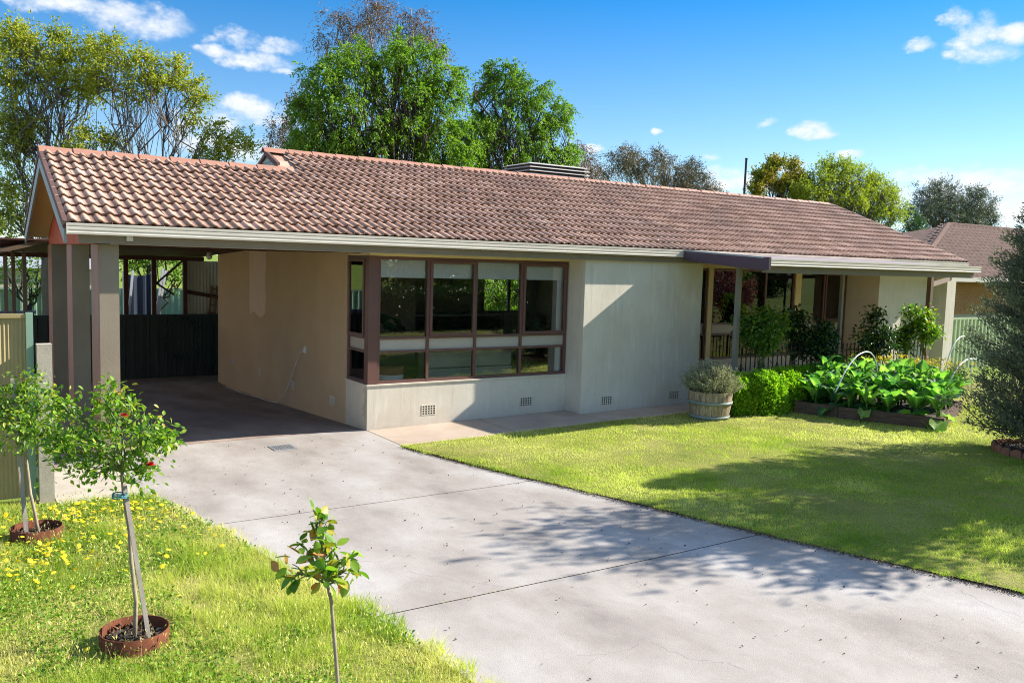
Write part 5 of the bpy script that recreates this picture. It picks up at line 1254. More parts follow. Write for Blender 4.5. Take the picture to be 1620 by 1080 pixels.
# ---- raised vegetable bed
def build_bed():
    A = np.array([6.88, -2.22]); B = np.array([7.72, -4.20]); ax = (B - A) / np.linalg.norm(B - A); L = np.linalg.norm(B - A); nx = np.array([-ax[1], ax[0]]) * 1.0
    if nx[0] < 0: nx = -nx
    W = 2.25; g = near_z(7.3, -3)
    ang = math.atan2(ax[1], ax[0]); r = thing('raised_bed', (A[0], A[1], g), 'raised vegetable bed edged with dark old sleepers', 'garden bed', rz=ang)
    # local: x along the front sleeper, y across (to the left of x)
    sgn = 1 if np.dot(nx, [-ax[1], ax[0]]) > 0 else -1
    def sl(x0, x1, y0, y1, h):
        y0, y1 = sorted((y0 * sgn, y1 * sgn)); rng = random.Random(int(x0 * 31 + y1 * 17 + 500)); j = lambda: rng.uniform(-.008, .008)
        MB().hexa([(x0 + j(), y0 + j(), -.05), (x1 + j(), y0 + j(), -.05), (x1 + j(), y1 + j(), -.05), (x0 + j(), y1 + j(), -.05), (x0 + j(), y0 + j(), h + j()), (x1 + j(), y0 + j(), h + j()), (x1 + j(), y1 + j(), h + j()), (x0 + j(), y1 + j(), h + j())]).build('sleeper', 'sleeper', r)
    sl(-.12, L * .27, 0, .09, .21); sl(L * .275, L, -.015, .09, .20); sl(L - .08, L, .095, W, .19); sl(-.12, L, W, W + .09, .20); sl(-.12, -.04, .095, W, .2)
    MB().box(-.03, L - .09, min(.1 * sgn, (W - .01) * sgn), max(.1 * sgn, (W - .01) * sgn), -.02, .13).build('soil', 'soil', r)
    # kale plants: each a thing whose big leaves are parts
    rng = np.random.default_rng(77)
    def kale_leaf(L_, W_, seed, tint):
        q = np.random.default_rng(seed); n = 7; V = []; T = []
        prof = [(.0, .02), (.16, .04), (.30, .50), (.45, .85), (.62, 1.0), (.80, .85), (.93, .5), (1.0, .12)]
        for i, (t, w) in enumerate(prof):
            for j in range(5):
                s = (j - 2) / 2; ruff = (q.normal() * .085 * L_) if abs(s) == 1 and t > .25 else 0; ed = 1 + (q.uniform(-.28, .16) if abs(s) == 1 else 0)
                V.append((s * W_ / 2 * w * ed, L_ * t, .26 * W_ * abs(s) ** 1.3 * (w) - .75 * L_ * max(t - .45, 0) ** 2 + ruff)); T.append(1.0 if s == 0 and t < .85 else min(tint, .85))
        F = [(i * 5 + j, i * 5 + j + 1, i * 5 + j + 6, i * 5 + j + 5) for i in range(len(prof) - 1) for j in range(4)]
        return np_mesh('leaf', V, F, 'kale_leaf', T, True)
    ms = [kale_leaf(.46, .23, s, t) for s, t in ((1, .15), (2, .4), (3, .65), (4, .85), (5, .3), (6, .55), (7, .05), (8, .95))]
    rib = MB().tube([(0, 0, .004), (0, .2, .004), (0, .30, -.002)], [.008, .006, .003], 5).mesh('midrib', 'hedge_leaf')
    spots = []
    for i in range(7):
        for j in range(5):
            spots.append((.12 + i * (L - .3) / 6 + rng.uniform(-.07, .07), .24 + j * .40 + rng.uniform(-.07, .07), i, j))
    rowname = ['front', 'second', 'middle', 'fourth', 'back']; colname = ['end nearest the barrel', 'second from the barrel end', 'third from the barrel end', 'middle', 'third from the conifer end', 'second from the conifer end', 'end nearest the conifer']
    M2 = np.array([[ax[0], nx[0]], [ax[1], nx[1]]])
    for u, v, i, j in spots:
        q = A + M2 @ np.array([u, v]); kr = thing('kale_plant', (q[0], q[1], g + .12), 'leafy kale in the %s row of the raised bed, %s' % (rowname[j], colname[i]), 'kale', 'kale plants in the raised bed')
        H = rng.uniform(.16, .34) + (.10 if j >= 1 else 0) + (.08 if j >= 2 else 0)
        if j == 0: H *= .6
        MB().tube([(0, 0, -.02), (rng.uniform(-.02, .02), rng.uniform(-.02, .02), H)], [.02, .014], 6).build('stem', 'hedge_leaf', kr, True)
        nl = 14; a0 = rng.uniform(0, 6.28)
        for k in range(nl):
            a = a0 + k * 2.4; el = .72 + .68 * k / nl + rng.uniform(-.12, .12)
            if j == 0 and k < 3: el = -.15 + .1 * k
            d = Vector((math.cos(a) * math.cos(el), math.sin(a) * math.cos(el), math.sin(el))); n_ = Vector((-math.cos(a) * math.sin(el), -math.sin(a) * math.sin(el), math.cos(el)))
            xax = d.cross(n_); o = link('leaf', ms[rng.integers(0, 8)], kr, loc=(0, 0, H * (.35 + .65 * k / nl))); o.rotation_mode = 'QUATERNION'; o.rotation_quaternion = Matrix((xax, d, n_)).transposed().to_quaternion()
            s = rng.uniform(.75, 1.15) * (1.0 - .25 * k / nl); o.scale = (s, s, s)
    # yellow flowering tops at the back of the bed
    for k, (u, v) in enumerate(((L * .62, 2.0), (L * .80, 1.9), (L * .45, 2.05), (L * .93, 1.7))):
        q = A + M2 @ np.array([u, v]); fr = thing('flowering_brassica', (q[0], q[1], g + .12), 'yellow-flowered kale top at the back of the bed, %s of four' % ('second', 'third', 'first', 'last')[k], 'kale', 'yellow flowering kale tops')
        segs = []; P = []
        for j in range(16):
            t = np.array([rng.normal() * .15, rng.normal() * .15, rng.uniform(.62, .82)]); s, _ = curve_segs((0, 0, 0), t, .006, .003, rng, 3, .04); segs += s; P.append(t + rng.normal(size=(14, 3)) * .025)
        vv, ff = tubes(segs, 5); link('stems', np_mesh('stems', vv, ff, 'hedge_leaf', np.full(len(vv), .6)), fr)
        V, F, tt = leaves(np.concatenate(P), .028, rng, .8, None, 1, None, .5); link('blossom', np_mesh('blossom', V, F, 'yellow_flower', tt), fr, kind='stuff')
    # white irrigation hoops arching over the bed
    def hoop(pts, label):
        P = np.array([at(px, py, 1, y) for px, py, y in pts]); u = np.linspace(0, len(P) - 1, 40); P = np.stack([np.interp(u, np.arange(len(P)), P[:, i]) for i in range(3)], 1)
        for _ in range(3): P[1:-1] = (P[:-2] + 2 * P[1:-1] + P[2:]) / 4
        b = P[0]; r = MB().tube([tuple(q - b) for q in P], .0115, 8).mesh('poly_hoop', 'poly_pipe', True)
        link('poly_hoop', r, None, label, 'hoop', 'white pipe hoops over the bed', loc=tuple(b))
    hoop([(1322, 620, -2.75), (1335, 590, -2.75), (1345, 575, -2.72), (1356, 562, -2.7), (1368, 556, -2.66), (1377, 557, -2.63), (1384, 566, -2.6), (1388, 585, -2.58), (1391, 640, -2.55)], 'white pipe hoop over the left part of the bed')
    hoop([(1480, 640, -2.9), (1497, 575, -2.9), (1508, 545, -2.88), (1518, 533, -2.85), (1527, 531, -2.82), (1533, 540, -2.8), (1536, 570, -2.78), (1537, 640, -2.75)], 'tall white pipe hoop at the right of the bed')
    hoop([(1490, 640, -3.7), (1507, 592, -3.7), (1518, 577, -3.68), (1530, 568, -3.66), (1542, 567, -3.62), (1550, 572, -3.6), (1556, 600, -3.57), (1558, 650, -3.55)], 'low white pipe hoop nearest the conifer')
build_bed()
# ------------------------------------------------------------------ conifer at the right edge
def build_conifer(name, base, H, R, seed, label, n_br=150, shift=0.0, group=None, leaf=.05, per=210, z0=.25):
    rng = np.random.default_rng(seed); base = np.array(base, float); r = thing(name, tuple(base), label, 'conifer', group)
    segs, tp = curve_segs((0, 0, -.05), (rng.normal() * .1, rng.normal() * .1, H), .11, .015, rng, 8, .01)
    P = []; D = []; T = []
    for k in range(n_br):
        t = rng.random() ** .8; z = z0 + t * (H - z0); a = rng.uniform(0, 6.28)
        prof = math.sin(min(1, (t + .26) / .48) * math.pi / 2) * (1 - max(0, t - .35) / .65) ** .75
        L = R * prof * rng.uniform(.6, 1.12) + .06
        d = np.array([math.cos(a), math.sin(a), rng.uniform(.25, .9)]); d /= np.linalg.norm(d)
        b = np.array([0, 0, max(z - L * .35, .1)]); tip = b + d * L
        s, pts = curve_segs(b, tip, .014, .003, rng, 4, .05, .04); segs += s
        m = int(per * (.4 + L / R)); tt = rng.uniform(.35, 1.05, m); q = b + (tip - b) * tt[:, None]
        sp = .022 + .10 * L * tt * (1.15 - tt)
        q += rng.normal(size=(m, 3)) * sp[:, None]
        P.append(q); D.append(np.tile(d, (m, 1)) + np.array([0, 0, .35])); T.append(rng.random() * .5 + .5 * rng.random(m) * tt)
    V, F, tt = leaves(np.concatenate(P), leaf, rng, .28, np.concatenate(D), .75, np.concatenate(T), 0, .05)
    link('crown', np_mesh('crown', V, F, 'conifer_leaf', tt), r)
    v, f = tubes(segs, 5); link('trunk', np_mesh('trunk', v, f, 'bark_dark'), r)
    return r
def build_right_corner():
    x, y = 7.30, -5.76
    build_conifer('conifer', (x, y, near_z(x, y)), 3.75, 1.12, 91, 'feathery grey-green conifer at the right edge of the lawn', 340, leaf=.055, per=220, z0=.12)
    # scalloped terracotta edging round its bed
    n = 22; R = .52; sm = MB()
    pts = [(-.07, 0)] + [(.07 * math.cos(a), .09 + .05 * math.sin(a)) for a in np.linspace(math.pi, 0, 7)] + [(.07, 0)]
    V = [(px, -.018, pz - .04) for px, pz in pts] + [(px, .018, pz - .04) for px, pz in pts]; k = len(pts)
    sm.add(V, [tuple(range(k)), tuple(range(2 * k - 1, k - 1, -1))] + [(i, k + i, k + (i + 1) % k, (i + 1) % k) for i in range(k)])
    me = sm.mesh('scallop', 'terracotta'); r = thing('bed_edging', (x, y, near_z(x, y) + .02), 'scalloped terracotta edging round the conifer bed', 'edging')
    for i in range(n):
        a = 2 * math.pi * i / n; o = link('scallop', me, r, loc=(R * math.cos(a), R * math.sin(a), 0)); o.rotation_euler = (0, 0, a + math.pi / 2)
    MB().lathe([(.001, .06), (R - .02, .03)], 28).build('mulch', 'mulch', r)
    rng = np.random.default_rng(3); m = 900; a = rng.random(m) * 6.28; q = (R - .03) * np.sqrt(rng.random(m)); P = np.stack([q * np.cos(a), q * np.sin(a), .05 + .02 * rng.random(m)], 1)
    V, F, tt = leaves(P, .04, rng, .4, None, 1, None, 2.0, .2); link('bark_chips', np_mesh('bark_chips', V, F, 'litter', tt), r, kind='stuff')
build_right_corner()

# ------------------------------------------------------------------ turf
def blades(P, h, w, rng, lean=.5, tint=None):
    n = len(P); a = rng.random(n) * 6.28; s = np.stack([np.cos(a), np.sin(a), np.zeros(n)], 1); hh = h * rng.uniform(.5, 1.35, n)[:, None]
    l = rng.normal(size=(n, 3)) * lean; l[:, 2] = 1; l /= np.linalg.norm(l, axis=1, keepdims=True)
    ww = w * rng.uniform(.7, 1.3, n)[:, None]
    tip = P + l * hh
    V = np.stack([P - s * ww / 2, P + s * ww / 2, tip], 1).reshape(-1, 3); F = np.arange(n * 3).reshape(-1, 3)
    return V, F, np.repeat(rng.random(n) if tint is None else tint, 3)
def vnoise(x, y, s, seed):
    """smooth value noise"""
    r = np.random.default_rng(seed).random((64, 64)); u = x * s + 1000; v = y * s + 1000; i = np.floor(u).astype(int); j = np.floor(v).astype(int); fu = u - i; fv = v - j; fu = fu * fu * (3 - 2 * fu); fv = fv * fv * (3 - 2 * fv)
    g = lambda a, b: r[a % 64, b % 64]
    return (g(i, j) * (1 - fu) + g(i + 1, j) * fu) * (1 - fv) + (g(i, j + 1) * (1 - fu) + g(i + 1, j + 1) * fu) * fv
def visible(x, y, z, m=60):
    d = np.stack([x, y, z], 1) - CPOS; q = d @ CFW; px = 810 + CF * (d @ CRT) / q; py = 540 - CF * (d @ CUP) / q
    return (q > .3) & (px > -m) & (px < 1620 + m) & (py < 1080 + m * 2)
BED = None
def build_turf():
    rng = np.random.default_rng(123)
    # mown lawn right of the drive
    n = 900000; x = rng.uniform(-.2, 17, n); y = rng.uniform(-10.5, -1.18, n)
    edge = xr(y) - .085 + .10 * vnoise(x * 0, y, 4, 2) + .06 * vnoise(x * 0, y, 14, 3)
    ok = (x > edge) & (y < -1.20 + .03 * vnoise(x, y * 0, 4, 4))
    dist = np.hypot(x - CPOS[0], y - CPOS[1]); ok &= rng.random(n) < np.clip((9.5 / dist) ** 1.6, 0, 1)
    ok &= np.hypot(x - 7.30, y + 5.76) > .50
    u = (x - 6.88) * .39 + (y + 2.22) * -.92; v = (x - 6.88) * .92 + (y + 2.22) * .39
    ok &= ~((u > -.1) & (u < 2.16) & (v > .02) & (v < 2.32))
    ok &= ~((x > 5.75) & (y > -1.92)) & (np.hypot(x - 5.2, y + 1.74) > .29)
    x, y = x[ok], y[ok]; z = gz(x, y) + .018; k = visible(x, y, z); x, y, z = x[k], y[k], z[k]
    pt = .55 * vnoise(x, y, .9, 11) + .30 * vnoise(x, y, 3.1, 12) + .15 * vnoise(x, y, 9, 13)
    pt = pt + .15 * np.clip((y + 4.2) / 2.6, -1.7, 1) - .22 * np.exp(-(x - edge[ok][k]) / .25)  # tint turns greener and darker towards the street, standing for tree shade
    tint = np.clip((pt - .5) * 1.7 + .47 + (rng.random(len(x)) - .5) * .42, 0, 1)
    hgt = .026 * (.7 + 1.0 * vnoise(x, y, 2.2, 15) * vnoise(x, y, 7, 16) * 2)
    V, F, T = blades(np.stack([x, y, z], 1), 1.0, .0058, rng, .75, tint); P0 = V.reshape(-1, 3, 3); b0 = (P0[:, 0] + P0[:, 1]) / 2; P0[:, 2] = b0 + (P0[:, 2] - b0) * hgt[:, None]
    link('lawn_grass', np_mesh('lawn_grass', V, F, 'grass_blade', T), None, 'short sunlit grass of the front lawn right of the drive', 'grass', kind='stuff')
    # rough verge left of the drive
    n = 420000; x = rng.uniform(-7.6, -2.3, n); y = rng.uniform(-9.5, -1.93, n); ok = (x < np.where(y > -2.24, -4.40, xl(y) + .02 + .13 * (vnoise(x * 0, y, 6, 5) - .35))); ok &= rng.random(n) < np.clip((4.2 / np.hypot(x - CPOS[0], y - CPOS[1])) ** .9, 0, 1)
    for cx, cy in ((-4.13, -5.6), (-4.48, -3.15)): ok &= np.hypot(x - cx, y - cy) > .26
    x, y = x[ok], y[ok]; z = gz(x, y) + .02; k = visible(x, y, z, 200); x, y, z = x[k], y[k], z[k]
    pt = .6 * vnoise(x, y, 1.6, 21) + .25 * vnoise(x, y, 4.5, 22) + .15 * vnoise(x, y, 12, 23)
    tint = np.clip((pt - .5) * 1.9 + .48 + (rng.random(len(x)) - .5) * .5, 0, 1); hgt = .055 * (.45 + 1.5 * vnoise(x, y, 2.0, 25) * vnoise(x, y, 6, 26) * 2)
    V, F, T = blades(np.stack([x, y, z], 1), 1.0, .0048, rng, .55, tint); P0 = V.reshape(-1, 3, 3); b0 = (P0[:, 0] + P0[:, 1]) / 2; P0[:, 2] = b0 + (P0[:, 2] - b0) * hgt[:, None]
    link('verge_grass', np_mesh('verge_grass', V, F, 'weed_blade', T), None, 'rough weedy grass on the verge left of the drive', 'grass', kind='stuff')
    # small weed leaves in the verge
    n = 60000; x = rng.uniform(-7.0, -2.4, n); y = rng.uniform(-9.2, -2.3, n); cl = vnoise(x, y, 1.4, 31) + .4 * vnoise(x, y, 5, 32); ok = (x < xl(y) - .02) & (cl > .62)
    for cx, cy in ((-4.13, -5.6), (-4.48, -3.15)): ok &= np.hypot(x - cx, y - cy) > .26
    x, y = x[ok], y[ok]; z = gz(x, y) + .03 + .05 * rng.random(len(x)); k = visible(x, y, z, 100); P = np.stack([x, y, z], 1)[k]
    V, F, T = leaves(P, .030, rng, .6, None, 1, None, 1.2, .12); link('verge_weeds', np_mesh('verge_weeds', V, F, 'weed_leaf', T), None, 'low green weed leaves scattered through the verge', 'weeds', kind='stuff')
    # dry seed heads
    n = 9000; x = rng.uniform(-7.0, -2.5, n); y = rng.uniform(-9.2, -2.3, n); ok = (x < xl(y) - .02) & (vnoise(x, y, 1.2, 41) > .5); x, y = x[ok], y[ok]; z = gz(x, y) + .02; k = visible(x, y, z, 100); P = np.stack([x, y, z], 1)[k]
    V1 = blades(P, .13, .0026, rng, .30, rng.uniform(.7, 1, len(P))); tips = V1[0].reshape(-1, 3, 3)[:, 2]
    V2 = leaves(tips - (0, 0, .02), .028, rng, .3, np.tile([0, 0, .8], (len(tips), 1)), .5, np.full(len(tips), .97)); V, F, T = joinm([V1, V2])
    link('seed_heads', np_mesh('seed_heads', V, F, 'weed_blade', T), None, 'dry straw seed heads standing in the verge', 'grass', kind='stuff')
    # yellow daisies
    Ps = []
    for cx, cy, sx, sy, m in ((-4.15, -3.0, .42, .30, 110), (-3.8, -2.75, .35, .2, 70), (-4.55, -3.85, .34, .22, 95), (-3.6, -3.3, .2, .25, 30), (-4.7, -4.3, .3, .2, 30), (-3.6, -4.4, .35, .35, 18), (-4.9, -3.5, .25, .3, 30), (-4.2, -4.9, .6, .5, 12)):
        q = rng.normal(size=(m, 2)) * (sx, sy) + (cx, cy); Ps.append(q)
    q = np.concatenate(Ps); q = q[(q[:, 0] < xl(q[:, 1]) - .05) & (q[:, 1] < -2.3)]; Vs = []; Fs = []; Ts = []; o = 0
    for (x, y) in q:
        if min(np.hypot(x + 4.13, y + 5.6), np.hypot(x + 4.48, y + 3.15)) < .27: continue
        z = float(gz(x, y)) + .07 + .05 * rng.random(); R = .021 * rng.uniform(.8, 1.25); m = 9; til = rng.normal(size=2) * .35
        V = [(x, y, z + .004)]
        for k in range(m * 2):
            a = math.pi * k / m; rr = R if k % 2 == 0 else R * .62; dx, dy = rr * math.cos(a), rr * math.sin(a); V.append((x + dx, y + dy, z + dx * til[0] + dy * til[1]))
        F = [(0, 1 + k, 1 + (k + 1) % (2 * m)) for k in range(2 * m)]
        Vs += V; Fs += [tuple(i + o for i in f) for f in F]; Ts += [0.0] + [rng.random()] * (2 * m); o += len(V)
    link('yellow_daisies', np_mesh('yellow_daisies', Vs, Fs, 'yellow_flower', Ts), None, 'drifts of yellow daisies flowering round the left roses', 'flowers', kind='stuff')
    # litter on the drive
    n = 230; y = rng.uniform(-9.5, .0, n); x = xl(y) + (xr(y) - xl(y)) * rng.random(n); P = np.stack([x, y, gz(x, y) + .005], 1)
    V, F, T = leaves(P, .022, rng, .6, None, 1, None, 3.0, .35); V[:, 2] = np.maximum(V[:, 2], gz(V[:, 0], V[:, 1]) + .003)
    link('leaf_litter', np_mesh('leaf_litter', V, F, 'litter', T), None, 'small dry leaves and bits scattered on the drive', 'litter', kind='stuff')
    # dry thatch along the lawn edge
    n = 5000; y = rng.uniform(-10, -1.3, n); x = xr(y) + rng.normal(size=n) * .025 - .01; P = np.stack([x, y, gz(x, y) + .012], 1)
    V, F, T = leaves(P, .02, rng, .35, None, 1, rng.random(n), 1.5, .2); link('edge_thatch', np_mesh('edge_thatch', V, F, 'litter', T), None, 'dry thatch along the cut edge of the lawn', 'litter', kind='stuff')
    # weeds rooted in the drive's joints
    a, b = at(470, 812, 2, 0), at(812, 765, 2, 0); c, d = at(700, 953, 2, 0), at(1200, 848, 2, 0); Q = []
    for (p0, p1, m) in ((a, b, 26), (c, d, 60)):
        t = rng.random(m) ** 1.5 * 1.15; Q.append(p0 + (p1 - p0) * np.repeat(t, 5)[:, None] + rng.normal(size=(m * 5, 3)) * (.012, .006, 0))
    Q = np.concatenate(Q); Q[:, 2] = -.01; V, F, T = blades(Q, .022, .004, rng, .9, rng.random(len(Q)) * .9 + .1)
    link('joint_weeds', np_mesh('joint_weeds', V, F, 'weed_blade', T), None, 'tiny weeds rooted in the joints of the drive', 'weeds', kind='stuff')
    # drain grate
    p = at(447, 708, 2, 0.0); r = thing('drain_grate', (p[0], p[1], .003), 'small square steel drain grate in the drive', 'grate')
    MB().box(-.15, .15, -.15, -.125, 0, .006).box(-.15, .15, .125, .15, 0, .006).box(-.15, -.125, -.125, .125, 0, .006).box(.125, .15, -.125, .125, 0, .006).build('frame', 'galvanised', r)
    bar = MB().box(-.008, .008, -.124, .124, 0, .005).mesh('bar', 'galvanised')
    for k in range(8): link('bar', bar, r, loc=(-.105 + .03 * k, 0, 0))
    MB().box(-.124, .124, -.124, .124, .0003, .001).build('pit', 'black_iron', r)
build_turf()

# ------------------------------------------------------------------ trees behind
def L_(rows, Y, sc=1.0):
    out = []
    for row in rows:
        px, py, rp = row[:3]; yy = Y + (row[3] if len(row) > 3 else 0); p = at(px, py, 1, yy); k = float((p - CPOS) @ CFW) / CF; out.append((p[0], p[1], p[2], rp * k * sc))
    return out
def build_trees():
    # bright green weeping elms behind the house
    Y = 13.0; lum = L_([(560, 120, 50), (520, 165, 50), (600, 90, 42), (660, 110, 46), (690, 165, 48), (640, 170, 60), (570, 210, 62), (500, 215, 46), (690, 225, 50), (620, 240, 58), (540, 255, 56), (480, 245, 40), (660, 275, 46), (590, 290, 50), (520, 130, 34), (700, 110, 34), (640, 80, 30), (735, 215, 34), (480, 170, 26), (720, 260, 40)], Y)
    b = at(610, 400, 1, Y); make_tree('weeping_elm', (b[0], Y, -.4), (b[0] + .1, Y, 2.2), lum, 'bark_dark', 'elm_leaf', 201, 'tall bright green tree rising behind the main roof ridge', group='green trees behind the house', trunk_r=.24, tips=40, clump=.16, per_clump=108, leaf=.10, aspect=.42, droop=.9, shell=.5)
    lum = L_([(800, 130, 36), (830, 150, 40), (780, 165, 40), (860, 165, 34), (760, 205, 42), (820, 210, 50), (870, 210, 34), (790, 250, 48), (850, 250, 44), (885, 255, 28), (740, 250, 34), (800, 285, 46), (860, 285, 40), (790, 112, 20), (890, 180, 18), (905, 240, 18)], Y + .8)
    b = at(815, 400, 1, Y + .8); make_tree('weeping_elm', (b[0], Y + .8, -.4), (b[0] + .1, Y + .8, 2.0), lum, 'bark_dark', 'elm_leaf', 202, 'smaller bright green tree behind the rooftop cooler', group='green trees behind the house', trunk_r=.2, tips=40, clump=.16, per_clump=108, leaf=.10, aspect=.42, droop=.9, shell=.5)
    # low hanging boughs seen through the kitchen window
    p = at(790, 455, 1, 11.0); lum = [(p[0] + dx, 11.0 + dy, p[2] + dz, .55) for dx, dy, dz in ((-.8, 0, .2), (0, .3, .3), (.8, 0, .1), (-.4, -.3, -.3), (.5, .2, -.3), (1.4, .2, .2))]
    make_tree('garden_tree', (p[0] + .3, 11.2, -.4), (p[0] + .3, 11.2, 1.4), lum, 'bark_dark', 'elm_leaf', 203, 'leafy boughs seen through the house and kitchen window', trunk_r=.08, tips=60, clump=.16, per_clump=60, leaf=.10, droop=1.0, stretch=1.3)
    # brown gums behind the elm
    Y = 22.0; lum = L_([(560, 60, 34), (600, 30, 34), (540, 30, 22), (660, 40, 26), (650, 15, 18), (580, 15, 24), (680, 55, 16), (520, 65, 18), (630, 60, 20), (470, 165, 24), (450, 200, 26), (440, 225, 18), (495, 130, 20), (470, 215, 20), (700, 75, 12)], Y)
    b = at(600, 400, 1, Y); make_tree('gum_tree', (b[0], Y, -.4), (b[0], Y, 4.0), lum, 'bark_pale', 'gum_leaf_brown', 204, 'tall brownish gum tree showing above and left of the green tree', group='gum trees behind the house', trunk_r=.28, tips=40, clump=.26, per_clump=50, leaf=.12, aspect=.26, droop=1.2, shell=.35, twig_r=.02)
    Y = 30.0; lum = L_([(985, 250, 24), (1010, 258, 24), (1035, 255, 24), (965, 272, 16), (1060, 268, 22), (1085, 272, 22), (1105, 285, 22), (1050, 290, 20), (1120, 300, 18), (1075, 300, 24), (1000, 246, 14), (1095, 262, 14), (1130, 305, 12)], Y)
    b = at(1030, 400, 1, Y); make_tree('gum_tree', (b[0], Y, -.4), (b[0], Y, 4.6), lum, 'bark_pale', 'gum_leaf', 205, 'spreading gum tree beyond the ridge with bare lower limbs', group='gum trees behind the house', trunk_r=.26, tips=42, clump=.26, per_clump=50, leaf=.14, aspect=.3, droop=.8, shell=.45, twig_r=.03)
    lum = L_([(925, 245, 20), (935, 262, 16), (915, 270, 18), (938, 280, 16), (905, 250, 14), (920, 290, 16)], Y - 4)
    b = at(920, 400, 1, Y - 4); make_tree('gum_tree', (b[0], Y - 4, -.4), (b[0], Y - 4, 4.0), lum, 'bark_pale', 'gum_leaf_brown', 206, 'small russet gum tree right of the rooftop cooler', group='gum trees behind the house', trunk_r=.16, tips=42, clump=.24, per_clump=46, leaf=.13, aspect=.3, droop=.8, shell=.45, twig_r=.025)
    # golden and yellow-green trees right of the vent pipe
    Y = 16.0; lum = L_([(1215, 280, 16), (1195, 300, 14), (1235, 295, 18), (1228, 268, 12), (1255, 280, 15), (1252, 262, 9), (1200, 282, 10), (1265, 300, 20), (1225, 262, 8)], Y)
    b = at(1240, 400, 1, Y); make_tree('golden_tree', (b[0], Y, -.4), (b[0], Y, 3.2), lum, 'bark_dark', 'golden_leaf', 207, 'orange-tipped dark green tree right beside the vent pipe', group='trees right of the vent pipe', trunk_r=.14, tips=120, clump=.13, per_clump=60, leaf=.11, aspect=.5, droop=-.3, shell=.3)
    Y = 15.0; lum = L_([(1300, 285, 26), (1330, 275, 24), (1360, 290, 26), (1315, 262, 14), (1385, 300, 24), (1345, 310, 28), (1290, 310, 26), (1400, 320, 22), (1375, 330, 24), (1410, 340, 18), (1320, 320, 26), (1380, 285, 12), (1270, 300, 18), (1405, 296, 12), (1345, 268, 10), (1425, 330, 10)], Y)
    b = at(1340, 420, 1, Y); make_tree('robinia_tree', (b[0], Y, -.4), (b[0], Y, 2.6), lum, 'bark_grey', 'robinia_leaf', 208, 'airy yellow-green tree behind the right end of the roof', group='trees right of the vent pipe', trunk_r=.18, tips=85, clump=.17, per_clump=52, leaf=.10, aspect=.5, droop=.2, shell=.4)
    Y = 24.0; lum = L_([(1470, 320, 24), (1500, 310, 22), (1530, 325, 24), (1555, 330, 20), (1450, 340, 20), (1490, 345, 26), (1530, 350, 24), (1545, 306, 12), (1485, 300, 12), (1565, 350, 14), (1515, 335, 20)], Y)
    b = at(1505, 420, 1, Y); make_tree('grey_tree', (b[0], Y, -.4), (b[0], Y, 3.4), lum, 'bark_dark', 'grey_leaf', 209, 'silvery grey-green tree above the neighbouring roof', trunk_r=.22, tips=60, clump=.24, per_clump=60, leaf=.13, aspect=.35, droop=.1, shell=.45)
    lum = L_([(1445, 350, 14), (1440, 365, 14), (1455, 362, 10)], 19); b = at(1445, 420, 1, 19); make_tree('dark_shrub', (b[0], 19, -.4), (b[0], 19, 2.4), lum, 'bark_dark', 'rose_leaf_dark', 210, 'small dark green tree between yellow-green and silvery trees', trunk_r=.1, tips=80, clump=.14, per_clump=50, leaf=.10)
    # airy olive trees behind the carport
    Y = 15.0
    lum = L_([(40, 70, 34), (90, 90, 34), (20, 110, 36), (130, 100, 26), (60, 130, 34), (15, 170, 34), (10, 230, 36), (110, 140, 26), (150, 80, 16), (50, 190, 26), (20, 290, 34), (15, 345, 30), (85, 60, 14), (20, 60, 22), (140, 140, 22)], Y)
    b = at(72, 470, 1, Y); make_tree('olive_tree', (b[0], Y, -.4), (b[0] + .1, Y, 3.0), lum, 'bark_grey', 'olive_leaf', 211, 'tall airy olive-green tree at the left edge behind the carport', group='airy trees behind the carport', trunk_r=.20, tips=85, limb=.14, clump=.17, per_clump=54, leaf=.095, aspect=.45, droop=.15, shell=.35, twig_r=.014)
    lum = L_([(180, 100, 26), (220, 105, 26), (260, 125, 26), (290, 135, 24), (310, 160, 20), (230, 140, 24), (160, 130, 22), (340, 210, 20), (370, 220, 16), (300, 190, 16), (185, 75, 14), (130, 225, 26), (180, 220, 18), (350, 240, 16), (280, 105, 12), (200, 150, 16), (390, 225, 8), (320, 240, 18)], Y - 1)
    b = at(235, 470, 1, Y - 1); make_tree('olive_tree', (b[0], Y - 1, -.4), (b[0], Y - 1, 2.9), lum, 'bark_grey', 'olive_leaf', 212, 'airy olive-green tree with bare inner branches behind the carport ridge', group='airy trees behind the carport', trunk_r=.16, tips=85, limb=.14, clump=.16, per_clump=54, leaf=.095, aspect=.45, droop=.1, shell=.4, twig_r=.013)
    lum = L_([(60, 430, 20), (35, 425, 18), (15, 440, 18), (50, 455, 14), (75, 440, 12)], 16); b = at(45, 480, 1, 16); make_tree('garden_tree', (b[0], 16, -.4), (b[0], 16, .9), lum, 'bark_dark', 'elm_leaf', 213, 'small round garden tree seen left of the carport columns', trunk_r=.1, tips=40, clump=.16, per_clump=46, leaf=.09)
    lum = L_([(205, 415, 18), (240, 420, 18), (275, 425, 16), (290, 440, 14), (225, 412, 14), (262, 410, 16)], 13); b = at(250, 470, 1, 13); make_tree('garden_tree', (b[0], 13, -.4), (b[0], 13, 1.2), lum, 'bark_dark', 'elm_leaf', 214, 'leafy boughs showing through the back of the carport', trunk_r=.08, tips=50, clump=.16, per_clump=42, leaf=.10)
build_trees()

